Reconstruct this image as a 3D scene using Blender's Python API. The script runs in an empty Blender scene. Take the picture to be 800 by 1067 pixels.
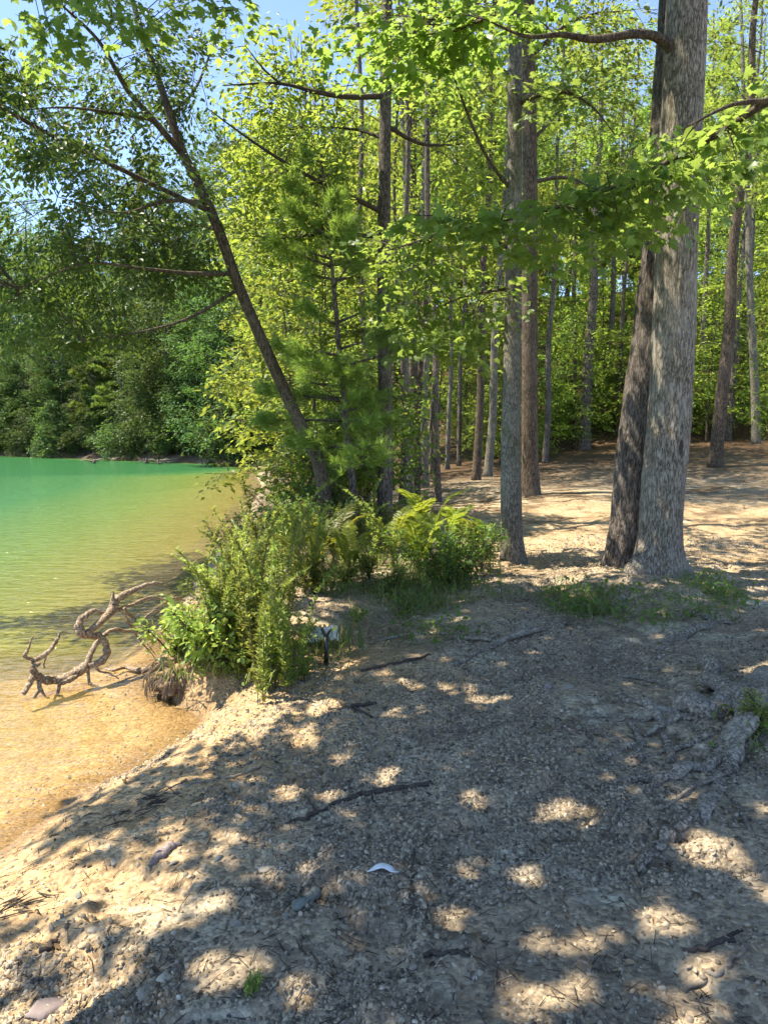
import bpy, math
import numpy as np

rng = np.random.default_rng(11)
sc = bpy.context.scene
COL = sc.collection
PI = math.pi

# ------------------------------------------------------------------ camera maths
FP = 770.0
CAM = np.array([0.0, 0.0, 1.65])
PITCH = math.atan((533.5 - 448.0) / FP)
WATER = -0.45
EL, AZ = math.radians(62), math.atan2(-1.0, 0.05)
SUN = np.array([math.sin(AZ) * math.cos(EL), math.cos(AZ) * math.cos(EL), math.sin(EL)])


def ray(px, py):
    a, b = (px - 400) / FP, (533.5 - py) / FP
    return np.array([a, math.cos(PITCH) + b * math.sin(PITCH), -math.sin(PITCH) + b * math.cos(PITCH)])


def at_y(px, py, Y):
    d = ray(px, py)
    return CAM + d * (Y / d[1])


def at_z(px, py, z):
    d = ray(px, py)
    return CAM + d * ((z - CAM[2]) / d[2])


def to_px(p):
    v = np.asarray(p, float) - CAM
    f = v[..., 1] * math.cos(PITCH) - v[..., 2] * math.sin(PITCH)
    u = v[..., 1] * math.sin(PITCH) + v[..., 2] * math.cos(PITCH)
    f = np.maximum(f, 1e-3)
    return 400 + FP * v[..., 0] / f, 533.5 - FP * u / f


# ------------------------------------------------------------------ noise
def _h(ix, iy, s):
    n = (ix.astype(np.int64) * 374761393 + iy.astype(np.int64) * 668265263 + s * 1442695041) & 0xFFFFFFFF
    n = ((n ^ (n >> 13)) * 1274126177) & 0xFFFFFFFF
    n = n ^ (n >> 16)
    return (n & 0xFFFFFF) / float(0xFFFFFF)


def vnoise(x, y, s=0):
    x, y = np.asarray(x, float), np.asarray(y, float)
    ix, iy = np.floor(x), np.floor(y)
    fx, fy = x - ix, y - iy
    fx, fy = fx * fx * (3 - 2 * fx), fy * fy * (3 - 2 * fy)
    a, b = _h(ix, iy, s), _h(ix + 1, iy, s)
    c, d = _h(ix, iy + 1, s), _h(ix + 1, iy + 1, s)
    return (a * (1 - fx) + b * fx) * (1 - fy) + (c * (1 - fx) + d * fx) * fy


def fbm(x, y, s=0, o=4):
    v, a, t = 0, 0.5, 0
    for i in range(o):
        v = v + a * vnoise(x * 2 ** i + 17 * i, y * 2 ** i - 9 * i, s + i)
        t += a
        a *= 0.5
    return v / t


def smooth(a, b, x):
    t = np.clip((x - a) / (b - a), 0, 1)
    return t * t * (3 - 2 * t)


# ------------------------------------------------------------------ terrain
NEAR_SHORE = [tuple(at_z(px, py, WATER)[:2]) for px, py in
              [(0, 885), (100, 822), (190, 772), (214, 748), (186, 733), (158, 712), (166, 690), (176, 655), (200, 610), (228, 575), (262, 527)]]
LAKE = np.array([(-6, -30), (-3.6, -6), (-2.7, 0.6)] + NEAR_SHORE +
                [(-4.6, 28), (-6.2, 36), (-7.4, 42), (-10, 46), (-16, 50), (-26, 57), (-40, 67), (-62, 75), (-95, 70), (-130, 50), (-130, -30)])


def shore(x, y):
    """signed distance to the lake's edge, positive on land"""
    x, y = np.asarray(x, float), np.asarray(y, float)
    d2 = np.full(x.shape, 1e9)
    inside = np.zeros(x.shape, bool)
    n = len(LAKE)
    for i in range(n):
        ax, ay = LAKE[i]
        bx, by = LAKE[(i + 1) % n]
        ex, ey = bx - ax, by - ay
        t = np.clip(((x - ax) * ex + (y - ay) * ey) / (ex * ex + ey * ey), 0, 1)
        d2 = np.minimum(d2, (x - ax - t * ex) ** 2 + (y - ay - t * ey) ** 2)
        if ay != by:
            inside ^= ((ay > y) != (by > y)) & (x < ex * (y - ay) / (by - ay) + ax)
    d = np.sqrt(d2)
    return np.where(inside, -d, d)


def terrain(x, y, detail=True):
    x, y = np.asarray(x, float), np.asarray(y, float)
    sd = shore(x, y) + 0.10 * (fbm(x * 1.6, y * 1.6, 3) - 0.5) * smooth(30, 10, y)
    bank = np.clip(1.6 * np.exp(-(((x + 1.5) / 1.0) ** 2 + ((y - 6.7) / 1.65) ** 2)), 0, 1)
    L = 1.15 * (1 - bank) + 0.10 * bank
    L = np.where(y > 8, np.minimum(L, 0.7), L)
    p = np.maximum(sd, 0)
    land = WATER + 0.45 * (1 - np.exp(-p / L))
    rise = smooth(0, 6, p)
    hill = 0.030 * np.maximum(0, y - 9) * smooth(-3, 5, x) + 0.085 * np.maximum(0, x - 4) * smooth(12, 26, y)
    hill = hill + 0.26 * np.maximum(0, y - 31 + 0.25 * np.maximum(0, x)) * smooth(-8, 2, x)
    hill = np.minimum(hill, 14)
    far = 0.16 * np.maximum(0, p - 1) * smooth(40, 48, y) * smooth(4, -4, x)
    land = land + hill * rise + np.minimum(far, 14)
    land = land + 0.10 * rise * (fbm(x * 0.5, y * 0.5, 21) - 0.5) + smooth(0, 1, p) * 0.09 * (fbm(x * 1.1, y * 1.1, 5) - 0.5)
    land = land + 0.15 * np.exp(-((x - 2.75) ** 2 + (y - 7.8) ** 2) / 1.3) + 0.10 * np.exp(-((x - 3.0) ** 2 + (y - 4.5) ** 2) / 0.9)
    bed = WATER - np.minimum((0.105 + 0.6 * smooth(33, 44, y)) * np.maximum(-sd, 0) + 0.20 * smooth(6.3, 7.2, y) * smooth(0.05, 0.7, -sd), 2.2)
    z = np.where(sd > 0, land, bed)
    if detail:
        near = smooth(26, 8, y)
        z = z + near * smooth(-0.6, 0.5, sd) * (0.035 * (fbm(x * 4, y * 4, 8, 4) - 0.5) + 0.018 * (fbm(x * 17, y * 17, 31, 3) - 0.5))
        z = z + bank * smooth(-0.05, 0.1, sd) * 0.16 * (fbm(x * 6, y * 6, 41, 4) - 0.5)
        # eroded steps in the clay
        e = fbm(x * 1.7 + 3, y * 2.2, 77, 4)
        z = z - 0.035 * smooth(0.52, 0.56, e) * smooth(0.2, 1.2, sd) * near
    return z


def gz(x, y):
    return float(terrain(np.array([x]), np.array([y]))[0])


def on_ground(px, py):
    d = ray(px, py)
    t = np.linspace(1.5, 60, 1200)
    P = CAM + d * t[:, None]
    below = P[:, 2] < terrain(P[:, 0], P[:, 1])
    i = int(np.argmax(below)) if below.any() else len(t) - 1
    return P[i]


# ------------------------------------------------------------------ mesh building
def mesh_np(name, verts, faces, mats, attrs=None, smooth_shade=True, midx=None):
    """faces: list of (F,k) int arrays; attrs: {name: per-face float array}"""
    me = bpy.data.meshes.new(name)
    verts = np.ascontiguousarray(verts, np.float32)
    faces = [np.asarray(f, np.int32) for f in faces if len(f)]
    tot = np.concatenate([np.full(len(f), f.shape[1], np.int32) for f in faces])
    idx = np.concatenate([f.ravel() for f in faces])
    st = np.concatenate([[0], np.cumsum(tot)[:-1]]).astype(np.int32)
    me.vertices.add(len(verts))
    me.vertices.foreach_set('co', verts.ravel())
    me.loops.add(len(idx))
    me.loops.foreach_set('vertex_index', idx)
    me.polygons.add(len(tot))
    me.polygons.foreach_set('loop_start', st)
    me.update(calc_edges=True)
    if smooth_shade:
        me.polygons.foreach_set('use_smooth', np.ones(len(tot), bool))
    for m in mats if isinstance(mats, (list, tuple)) else [mats]:
        me.materials.append(m)
    for k, v in (attrs or {}).items():
        v = np.asarray(v, np.float32)
        a = me.attributes.new(k, 'FLOAT', 'FACE' if len(v) == len(tot) else 'POINT')
        a.data.foreach_set('value', v)
    if midx is not None:
        me.polygons.foreach_set('material_index', np.asarray(midx, np.int32))
    return me


def link(name, me, parent=None):
    o = bpy.data.objects.new(name, me)
    COL.objects.link(o)
    if parent is not None:
        o.parent = parent
    return o


def tag(o, label=None, cat=None, group=None, kind=None):
    if label: o['label'] = label
    if cat: o['category'] = cat
    if group: o['group'] = group
    if kind: o['kind'] = kind
    return o


def thing(name, loc, label=None, cat=None, group=None, rz=0.0, s=1.0):
    o = bpy.data.objects.new(name, None)
    o.empty_display_size = 0.2
    COL.objects.link(o)
    o.location = loc
    o.rotation_euler = (0, 0, rz)
    o.scale = (s, s, s) if np.isscalar(s) else s
    return tag(o, label, cat, group)


def catmull(P, n):
    P = np.asarray(P, float)
    if len(P) == 2:
        return P[0] + (P[1] - P[0]) * np.linspace(0, 1, n)[:, None]
    Q = np.vstack([2 * P[0] - P[1], P, 2 * P[-1] - P[-2]])
    u = np.linspace(0, len(P) - 1 - 1e-6, n)
    i = np.floor(u).astype(int)
    t = (u - i)[:, None]
    a, b, c, d = Q[i], Q[i + 1], Q[i + 2], Q[i + 3]
    return 0.5 * (2 * b + (c - a) * t + (2 * a - 5 * b + 4 * c - d) * t ** 2 + (3 * b - a - 3 * c + d) * t ** 3)


class MB:
    def __init__(s):
        s.v, s.q, s.t, s.n = [], [], [], 0

    def add(s, v, q=None, t=None):
        v = np.asarray(v, float)
        if q is not None and len(q): s.q.append(np.asarray(q) + s.n)
        if t is not None and len(t): s.t.append(np.asarray(t) + s.n)
        s.v.append(v)
        s.n += len(v)

    def tube(s, P, R, sides=8, n=None, rough=0.0, seed=0, flat=1.0, rfun=None, cap=True):
        P = np.asarray(P, float)
        R = np.broadcast_to(np.asarray(R, float), (len(P),)) if np.ndim(R) == 0 else np.asarray(R, float)
        if n and n > len(P):
            u = np.linspace(0, 1, n)
            R = np.interp(u, np.linspace(0, 1, len(R)), R)
            P = catmull(P, n)
        n = len(P)
        T = np.gradient(P, axis=0)
        T /= np.linalg.norm(T, axis=1)[:, None] + 1e-9
        mean = P[-1] - P[0]
        ref = np.array([0, 0, 1.0]) if abs(mean[2]) < 0.8 * np.linalg.norm(mean) else np.array([0, 1.0, 0])
        A = np.cross(T, ref)
        A /= np.linalg.norm(A, axis=1)[:, None] + 1e-9
        B = np.cross(A, T)
        th = np.linspace(0, 2 * PI, sides, endpoint=False)
        rr = R[:, None] * np.ones((1, sides))
        if rough:
            gx, gy = np.meshgrid(th * 3, np.arange(n) * 0.7)
            rr = rr * (1 + rough * (_h(np.round(gx * 10), np.round(gy * 10), seed) - 0.5) * 2)
        if rfun is not None:
            rr = rfun(rr, th, P)
        V = P[:, None] + rr[..., None] * (A[:, None] * np.cos(th)[None, :, None] + flat * B[:, None] * np.sin(th)[None, :, None])
        V = V.reshape(-1, 3)
        i = np.arange(n - 1)[:, None] * sides
        j = np.arange(sides)[None]
        q = np.stack([i + j, i + (j + 1) % sides, i + sides + (j + 1) % sides, i + sides + j], -1).reshape(-1, 4)
        t = []
        if cap:
            V = np.vstack([V, P[0], P[-1]])
            a, b = len(V) - 2, len(V) - 1
            jj = np.arange(sides)
            t = np.vstack([np.stack([np.full(sides, a), (jj + 1) % sides, jj], 1),
                           np.stack([np.full(sides, b), (n - 1) * sides + jj, (n - 1) * sides + (jj + 1) % sides], 1)])
        s.add(V, q, t)

    def sticks(s, P0, P1, r0, r1):
        """many straight three-sided twigs at once"""
        P0, P1 = np.asarray(P0, float), np.asarray(P1, float)
        N = len(P0)
        if not N: return
        d = P1 - P0
        d /= np.linalg.norm(d, axis=1)[:, None] + 1e-9
        ref = np.where(np.abs(d[:, 2:3]) > 0.8, np.array([[1.0, 0, 0]]), np.array([[0, 0, 1.0]]))
        a = np.cross(d, ref)
        a /= np.linalg.norm(a, axis=1)[:, None] + 1e-9
        b = np.cross(d, a)
        V = np.empty((N, 6, 3))
        for k in range(3):
            c, w = math.cos(k * 2.0944), math.sin(k * 2.0944)
            o = a * c + b * w
            V[:, k] = P0 + o * r0
            V[:, 3 + k] = P1 + o * r1
        base = (np.arange(N) * 6)[:, None, None]
        q = np.array([[0, 1, 4, 3], [1, 2, 5, 4], [2, 0, 3, 5]])[None] + base
        s.add(V.reshape(-1, 3), q.reshape(-1, 4))

    def mesh(s, name, mat, sm=True):
        f = ([np.vstack(s.q)] if s.q else []) + ([np.vstack(s.t)] if s.t else [])
        return mesh_np(name, np.vstack(s.v), f, mat, smooth_shade=sm)

    def build(s, name, mat, parent=None, sm=True, origin=None):
        me = s.mesh(name, mat, sm)
        o = link(name, me, parent)
        if origin is not None:
            me.transform(__import__('mathutils').Matrix.Translation([-float(c) for c in origin]))
            o.location = [float(c) for c in origin]
        return o


# ------------------------------------------------------------------ leaves
def tri_fan(out, c):
    n = len(out)
    V = np.vstack([out, [c]])
    return V, np.array([[n, i, (i + 1) % n] for i in range(n)])


LEAF = (np.array([(0, 0, 0), (.28, .22, .05), (.62, .22, .05), (1, 0, -.08), (.62, -.22, .05), (.28, -.22, .05)]),
        np.array([(0, 5, 4), (0, 4, 3), (0, 3, 2), (0, 2, 1)]))
LEAF4 = (np.array([(0, 0, 0), (.45, .29, .06), (1, 0, -.06), (.45, -.29, .06)]), np.array([(0, 3, 2), (0, 2, 1)]))
NARROW = (np.array([(0, 0, 0), (.45, .15, .03), (1, 0, -.08), (.45, -.15, .03)]), np.array([(0, 3, 2), (0, 2, 1)]))
BLADE = (np.array([(0, .022, 0), (.55, .02, .05), (1, 0, -.12), (.55, -.02, .05), (0, -.022, 0)]), np.array([(0, 4, 3), (0, 3, 1), (1, 3, 2)]))
_half = [(0, 0, 0), (.02, .22, .0), (-.02, .40, -.03), (.20, .36, .0), (.34, .52, -.06), (.44, .50, -.06), (.46, .22, .03), (.70, .30, 0), (.74, .16, .02), (1, 0, -.10)]
MAPLE = tri_fan(np.array(_half + [(a, -b, c) for a, b, c in _half[-2:0:-1]]), (.35, 0, .05))


def unit(v):
    return v / (np.linalg.norm(v, axis=-1, keepdims=True) + 1e-9)


def leaf_mesh(name, P, D, N, S, mat, tpl=LEAF4, var=None, r=rng):
    TV, TF = tpl
    n, k = len(P), len(TV)
    D = unit(D)
    B = unit(np.cross(N, D))
    N = np.cross(D, B)
    V = P[:, None] + S[:, None, None] * (TV[None, :, 0:1] * D[:, None] + TV[None, :, 1:2] * B[:, None] + TV[None, :, 2:3] * N[:, None])
    F = TF[None] + (np.arange(n) * k)[:, None, None]
    var = r.random(n) if var is None else var
    return mesh_np(name, V.reshape(-1, 3), [F.reshape(-1, 3)], mat, {'var': np.repeat(var, len(TF))}, smooth_shade=False)


def sprays(C, D, n, size, leaf, droop=0.15, tilt=0.40, thick=0.05, r=rng, aspect=0.5, hang=0.0):
    """flat leafy sprays: centres C, outward directions D; returns leaf arrays"""
    M = len(C)
    D = unit(D)
    up = np.tile([0, 0, 1.0], (M, 1))
    side = unit(np.cross(up, D))
    nrm = np.cross(D, side)
    sz = size * r.uniform(0.7, 1.3, M)
    u = r.uniform(-0.5, 0.6, (M, n))
    v = r.uniform(-1, 1, (M, n)) * (1 - 0.6 * np.abs(u)) * aspect
    w = r.normal(0, thick, (M, n))
    P = C[:, None] + sz[:, None, None] * (u[..., None] * D[:, None] + v[..., None] * side[:, None] + w[..., None] * nrm[:, None])
    P[..., 2] -= droop * sz[:, None] * (u + 0.5) ** 2 + 0.4 * droop * sz[:, None] * v ** 2
    out = D[:, None] * (0.5 + 0.6 * r.random((M, n, 1))) + side[:, None] * (np.sign(v) * r.uniform(0.3, 1.2, (M, n)))[..., None]
    out = out + r.normal(0, 0.35, (M, n, 3))
    out[..., 2] -= 0.25 + hang
    N = nrm[:, None] + r.normal(0, tilt, (M, n, 3))
    S = leaf * r.uniform(0.45, 1.3, (M, n))
    return P.reshape(-1, 3), out.reshape(-1, 3), N.reshape(-1, 3), S.reshape(-1)


# ------------------------------------------------------------------ materials
def newmat(name):
    m = bpy.data.materials.new(name)
    m.use_nodes = True
    nt = m.node_tree
    nt.nodes.clear()
    return m, nt, nt.nodes, nt.links


def nd(nt, typ, **kw):
    n = nt.nodes.new(typ)
    for k, v in kw.items():
        setattr(n, k, v)
    return n


def ramp(nt, stops, fac=None):
    n = nd(nt, 'ShaderNodeValToRGB')
    e = n.color_ramp.elements
    while len(e) < len(stops): e.new(0.5)
    for i, (p, c) in enumerate(stops):
        e[i].position = p
        e[i].color = (*c, 1) if len(c) == 3 else c
    if fac is not None: nt.links.new(fac, n.inputs[0])
    return n.outputs[0]


def mixc(nt, fac, a, b, mode='MIX'):
    n = nd(nt, 'ShaderNodeMix', data_type='RGBA', blend_type=mode)
    for sock, v in ((n.inputs[0], fac), (n.inputs[6], a), (n.inputs[7], b)):
        if hasattr(v, 'is_linked'): nt.links.new(v, sock)
        elif np.isscalar(v): sock.default_value = v
        else: sock.default_value = (*v, 1)
    return n.outputs[2]


def mth(nt, op, a, b=0.0, clamp=False):
    n = nd(nt, 'ShaderNodeMath', operation=op, use_clamp=clamp)
    for sock, v in zip(n.inputs, (a, b)):
        if hasattr(v, 'is_linked'): nt.links.new(v, sock)
        else: sock.default_value = v
    return n.outputs[0]


def noise(nt, vec, scale, detail=4, rough=0.55, dist=0.0):
    n = nd(nt, 'ShaderNodeTexNoise')
    n.inputs['Scale'].default_value = scale
    n.inputs['Detail'].default_value = detail
    n.inputs['Roughness'].default_value = rough
    n.inputs['Distortion'].default_value = dist
    if vec is not None: nt.links.new(vec, n.inputs['Vector'])
    return n.outputs[0]


def attr(nt, name):
    return nd(nt, 'ShaderNodeAttribute', attribute_name=name).outputs['Fac']


def coords(nt, scale=(1, 1, 1), kind='Object'):
    t = nd(nt, 'ShaderNodeTexCoord')
    m = nd(nt, 'ShaderNodeMapping')
    m.inputs['Scale'].default_value = scale
    nt.links.new(t.outputs[kind], m.inputs[0])
    return m.outputs[0]


def bump(nt, h, strength, dist):
    n = nd(nt, 'ShaderNodeBump')
    n.inputs['Strength'].default_value = strength
    n.inputs['Distance'].default_value = dist
    nt.links.new(h, n.inputs['Height'])
    return n.outputs[0]


def leaf_mat(name, dark, light, trans, tf=0.45, rough=0.42, spec=0.36, jitter=0.36):
    m, nt, N, L = newmat(name)
    v = attr(nt, 'var')
    oi = nd(nt, 'ShaderNodeObjectInfo').outputs['Random']
    hsv = nd(nt, 'ShaderNodeHueSaturation')
    c = mixc(nt, v, dark, light)
    L.new(c, hsv.inputs['Color'])
    L.new(mth(nt, 'ADD', mth(nt, 'MULTIPLY', oi, 0.05), 0.475), hsv.inputs['Hue'])
    L.new(mth(nt, 'ADD', mth(nt, 'MULTIPLY', oi, jitter * 2), 1 - jitter), hsv.inputs['Value'])
    hsv.inputs['Saturation'].default_value = 1.0
    p = nd(nt, 'ShaderNodeBsdfPrincipled')
    p.inputs['Roughness'].default_value = rough
    p.inputs['Specular IOR Level'].default_value = spec
    L.new(hsv.outputs[0], p.inputs['Base Color'])
    t = nd(nt, 'ShaderNodeBsdfTranslucent')
    tc = mixc(nt, v, tuple(0.72 * x for x in trans), trans)
    h2 = nd(nt, 'ShaderNodeHueSaturation')
    L.new(tc, h2.inputs['Color'])
    L.new(mth(nt, 'ADD', mth(nt, 'MULTIPLY', oi, 0.05), 0.475), h2.inputs['Hue'])
    L.new(mth(nt, 'ADD', mth(nt, 'MULTIPLY', oi, jitter * 2), 1 - jitter), h2.inputs['Value'])
    L.new(h2.outputs[0], t.inputs['Color'])
    mx = nd(nt, 'ShaderNodeMixShader')
    mx.inputs[0].default_value = tf
    L.new(p.outputs[0], mx.inputs[1])
    L.new(t.outputs[0], mx.inputs[2])
    o = nd(nt, 'ShaderNodeOutputMaterial')
    L.new(mx.outputs[0], o.inputs[0])
    return m


def bark_mat(name, fissure, ridge, patch, sx=22, sz=3.5, bstr=0.9, bd=0.02, moss=0.0):
    m, nt, N, L = newmat(name)
    v = coords(nt, (sx, sx, sz))
    v2 = coords(nt, (1, 1, 0.6))
    # long furrows that break and join, with fine plates between
    v3 = coords(nt, (sx * 2.6, sx * 2.6, sz * 1.6))
    n1 = noise(nt, v, 1.0, 5, 0.62, 0.45)
    n3 = noise(nt, v3, 1.0, 5, 0.7, 0.4)
    fur = mth(nt, 'MULTIPLY', mth(nt, 'ABSOLUTE', mth(nt, 'SUBTRACT', n1, 0.5)), 7.0, True)
    fin = mth(nt, 'MULTIPLY', mth(nt, 'ABSOLUTE', mth(nt, 'SUBTRACT', n3, 0.5)), 6.0, True)
    vo = nd(nt, 'ShaderNodeTexVoronoi', feature='DISTANCE_TO_EDGE')
    vo.inputs['Scale'].default_value = 1.5
    wq = nd(nt, 'ShaderNodeTexNoise')
    wq.inputs['Scale'].default_value = 1.3
    wq.inputs['Detail'].default_value = 3
    L.new(v, wq.inputs['Vector'])
    wv = nd(nt, 'ShaderNodeVectorMath', operation='MULTIPLY_ADD')
    L.new(wq.outputs[1], wv.inputs[0])
    wv.inputs[1].default_value = (1.6, 1.6, 1.6)
    L.new(v, wv.inputs[2])
    L.new(wv.outputs[0], vo.inputs['Vector'])
    plate = mth(nt, 'MULTIPLY', vo.outputs[0], 3.2, True)
    h = mth(nt, 'ADD', mth(nt, 'ADD', mth(nt, 'MULTIPLY', fur, 0.22), mth(nt, 'MULTIPLY', plate, 0.22)), mth(nt, 'ADD', mth(nt, 'MULTIPLY', fin, 0.26), mth(nt, 'MULTIPLY', n3, 0.40)), True)
    c = ramp(nt, [(0.34, fissure), (0.52, tuple(0.55 * a + 0.45 * b for a, b in zip(ridge, fissure))), (0.76, ridge)], h)
    big = noise(nt, v2, 3.0, 4, 0.6)
    c = mixc(nt, mth(nt, 'MULTIPLY', ramp(nt, [(0.48, (0, 0, 0)), (0.68, (1, 1, 1))], big), 0.7), c, mixc(nt, h, fissure, patch))
    if moss:
        g = nd(nt, 'ShaderNodeNewGeometry')
        ao = noise(nt, v2, 5.5, 4)
        c = mixc(nt, mth(nt, 'MULTIPLY', ramp(nt, [(0.55, (0, 0, 0)), (0.7, (1, 1, 1))], ao), moss), c, (0.06, 0.085, 0.03))
    p = nd(nt, 'ShaderNodeBsdfPrincipled')
    p.inputs['Roughness'].default_value = 0.9
    p.inputs['Specular IOR Level'].default_value = 0.2
    L.new(c, p.inputs['Base Color'])
    L.new(bump(nt, h, bstr, bd), p.inputs['Normal'])
    o = nd(nt, 'ShaderNodeOutputMaterial')
    L.new(p.outputs[0], o.inputs[0])
    return m


def plain(name, c, rough=0.7, c2=None, scale=8, spec=0.3, bumpd=0.0):
    m, nt, N, L = newmat(name)
    p = nd(nt, 'ShaderNodeBsdfPrincipled')
    p.inputs['Roughness'].default_value = rough
    p.inputs['Specular IOR Level'].default_value = spec
    nf = noise(nt, coords(nt), scale, 5, 0.6)
    if c2 is None: c2 = tuple(0.7 * x for x in c)
    L.new(ramp(nt, [(0.3, c2), (0.7, c)], nf), p.inputs['Base Color'])
    if bumpd: L.new(bump(nt, nf, 0.8, bumpd), p.inputs['Normal'])
    o = nd(nt, 'ShaderNodeOutputMaterial')
    L.new(p.outputs[0], o.inputs[0])
    return m


def var_mat(name, stops, rough=0.85, trans=0.0):
    m, nt, N, L = newmat(name)
    p = nd(nt, 'ShaderNodeBsdfPrincipled')
    p.inputs['Roughness'].default_value = rough
    p.inputs['Specular IOR Level'].default_value = 0.25
    c = ramp(nt, stops, attr(nt, 'var'))
    f = noise(nt, coords(nt), 60, 3)
    c = mixc(nt, 0.35, c, ramp(nt, [(0.3, (0.3, 0.3, 0.3)), (0.7, (1, 1, 1))], f), 'MULTIPLY')
    L.new(c, p.inputs['Base Color'])
    o = nd(nt, 'ShaderNodeOutputMaterial')
    L.new(p.outputs[0], o.inputs[0])
    return m


def ground_mat():
    m, nt, N, L = newmat('soil')
    v = coords(nt)
    sand, litter, wet = attr(nt, 'sand'), attr(nt, 'litter'), attr(nt, 'wet')
    n_big = noise(nt, v, 0.9, 5, 0.6, 0.3)
    n_mid = noise(nt, v, 6.0, 5, 0.62)
    n_fin = noise(nt, v, 45.0, 4, 0.6)
    soil = ramp(nt, [(0.30, (0.23, 0.185, 0.130)), (0.46, (0.33, 0.275, 0.20)), (0.58, (0.42, 0.355, 0.26)), (0.70, (0.50, 0.44, 0.335))], n_big)
    soil = mixc(nt, 0.55, soil, ramp(nt, [(0.3, (0.35, 0.34, 0.33)), (0.66, (1.2, 1.15, 1.1))], n_mid), 'MULTIPLY')
    # pale exposed clay
    clay = ramp(nt, [(0.54, (0, 0, 0)), (0.64, (1, 1, 1))], noise(nt, coords(nt, (1.0, 1.6, 1)), 1.3, 5, 0.65, 0.6))
    soil = mixc(nt, mth(nt, 'MULTIPLY', clay, 0.75), soil, (0.56, 0.53, 0.42))
    sandc = ramp(nt, [(0.3, (0.40, 0.26, 0.125)), (0.55, (0.54, 0.375, 0.20)), (0.75, (0.62, 0.47, 0.29))], n_mid)
    c = mixc(nt, sand, soil, sandc)
    lit = ramp(nt, [(0.35, (0.045, 0.032, 0.02)), (0.55, (0.12, 0.075, 0.04)), (0.7, (0.20, 0.135, 0.075))], noise(nt, v, 9.0, 5, 0.7))
    c = mixc(nt, litter, c, lit)
    # chips, a cell each
    vo = nd(nt, 'ShaderNodeTexVoronoi', feature='F1')
    vo.inputs['Scale'].default_value = 38
    vo.inputs['Randomness'].default_value = 1
    L.new(coords(nt, (1, 1.35, 1)), vo.inputs['Vector'])
    sep = nd(nt, 'ShaderNodeSeparateColor')
    L.new(vo.outputs['Color'], sep.inputs[0])
    chip = ramp(nt, [(0.0, (0.45, 0.42, 0.4)), (0.35, (0.85, 0.84, 0.83)), (0.8, (1.1, 1.06, 1.0)), (1.0, (1.5, 1.42, 1.3))], sep.outputs[0])
    c = mixc(nt, 0.7, c, chip, 'MULTIPLY')
    c = mixc(nt, 0.5, c, ramp(nt, [(0.3, (0.35, 0.33, 0.31)), (0.65, (1.25, 1.2, 1.15))], n_fin), 'MULTIPLY')
    c = mixc(nt, mth(nt, 'MULTIPLY', wet, 0.62), c, (0.10, 0.055, 0.02))
    p = nd(nt, 'ShaderNodeBsdfPrincipled')
    L.new(c, p.inputs['Base Color'])
    L.new(mth(nt, 'SUBTRACT', 0.93, mth(nt, 'MULTIPLY', wet, 0.42)), p.inputs['Roughness'])
    p.inputs['Specular IOR Level'].default_value = 0.25
    h = mth(nt, 'ADD', mth(nt, 'MULTIPLY', sep.outputs[1], 0.8), mth(nt, 'ADD', mth(nt, 'MULTIPLY', n_fin, 0.7), mth(nt, 'MULTIPLY', vo.outputs['Distance'], -0.7)))
    L.new(bump(nt, h, 1.0, 0.016), p.inputs['Normal'])
    o = nd(nt, 'ShaderNodeOutputMaterial')
    L.new(p.outputs[0], o.inputs[0])
    return m


def water_mat():
    m, nt, N, L = newmat('lake_water')
    d = attr(nt, 'depth')
    v = coords(nt, (0.9, 2.4, 1))
    w1 = noise(nt, v, 2.6, 3, 0.55, 0.6)
    w2 = noise(nt, coords(nt, (1, 2.2, 1)), 9.0, 2, 0.5, 0.3)
    h = mth(nt, 'ADD', w1, mth(nt, 'MULTIPLY', w2, 0.28))
    b = bump(nt, h, 1.0, 0.075)
    L.new(mth(nt, 'ADD', mth(nt, 'MULTIPLY', d, 2.2), 0.08, True), b.node.inputs['Strength'])
    body = nd(nt, 'ShaderNodeBsdfDiffuse')
    col = ramp(nt, [(0.0, (0.40, 0.32, 0.15)), (0.16, (0.29, 0.26, 0.06)), (0.34, (0.15, 0.225, 0.055)), (0.58, (0.055, 0.165, 0.055)), (1.0, (0.028, 0.118, 0.042))], mth(nt, 'DIVIDE', d, 1.6))
    L.new(col, body.inputs['Color'])
    tr = nd(nt, 'ShaderNodeBsdfTransparent')
    tr.inputs['Color'].default_value = (0.97, 0.95, 0.87, 1)
    turb = mth(nt, 'SUBTRACT', 1.0, mth(nt, 'POWER', 2.718, mth(nt, 'MULTIPLY', d, -2.6)), True)
    mx = nd(nt, 'ShaderNodeMixShader')
    L.new(turb, mx.inputs[0])
    L.new(tr.outputs[0], mx.inputs[1])
    L.new(body.outputs[0], mx.inputs[2])
    gl = nd(nt, 'ShaderNodeBsdfGlossy')
    gl.inputs['Roughness'].default_value = 0.06
    L.new(b, gl.inputs['Normal'])
    fr = nd(nt, 'ShaderNodeFresnel')
    fr.inputs['IOR'].default_value = 1.33
    L.new(b, fr.inputs['Normal'])
    m2 = nd(nt, 'ShaderNodeMixShader')
    L.new(mth(nt, 'MINIMUM', fr.outputs[0], 0.6), m2.inputs[0])
    L.new(mx.outputs[0], m2.inputs[1])
    L.new(gl.outputs[0], m2.inputs[2])
    o = nd(nt, 'ShaderNodeOutputMaterial')
    L.new(m2.outputs[0], o.inputs[0])
    return m


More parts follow.
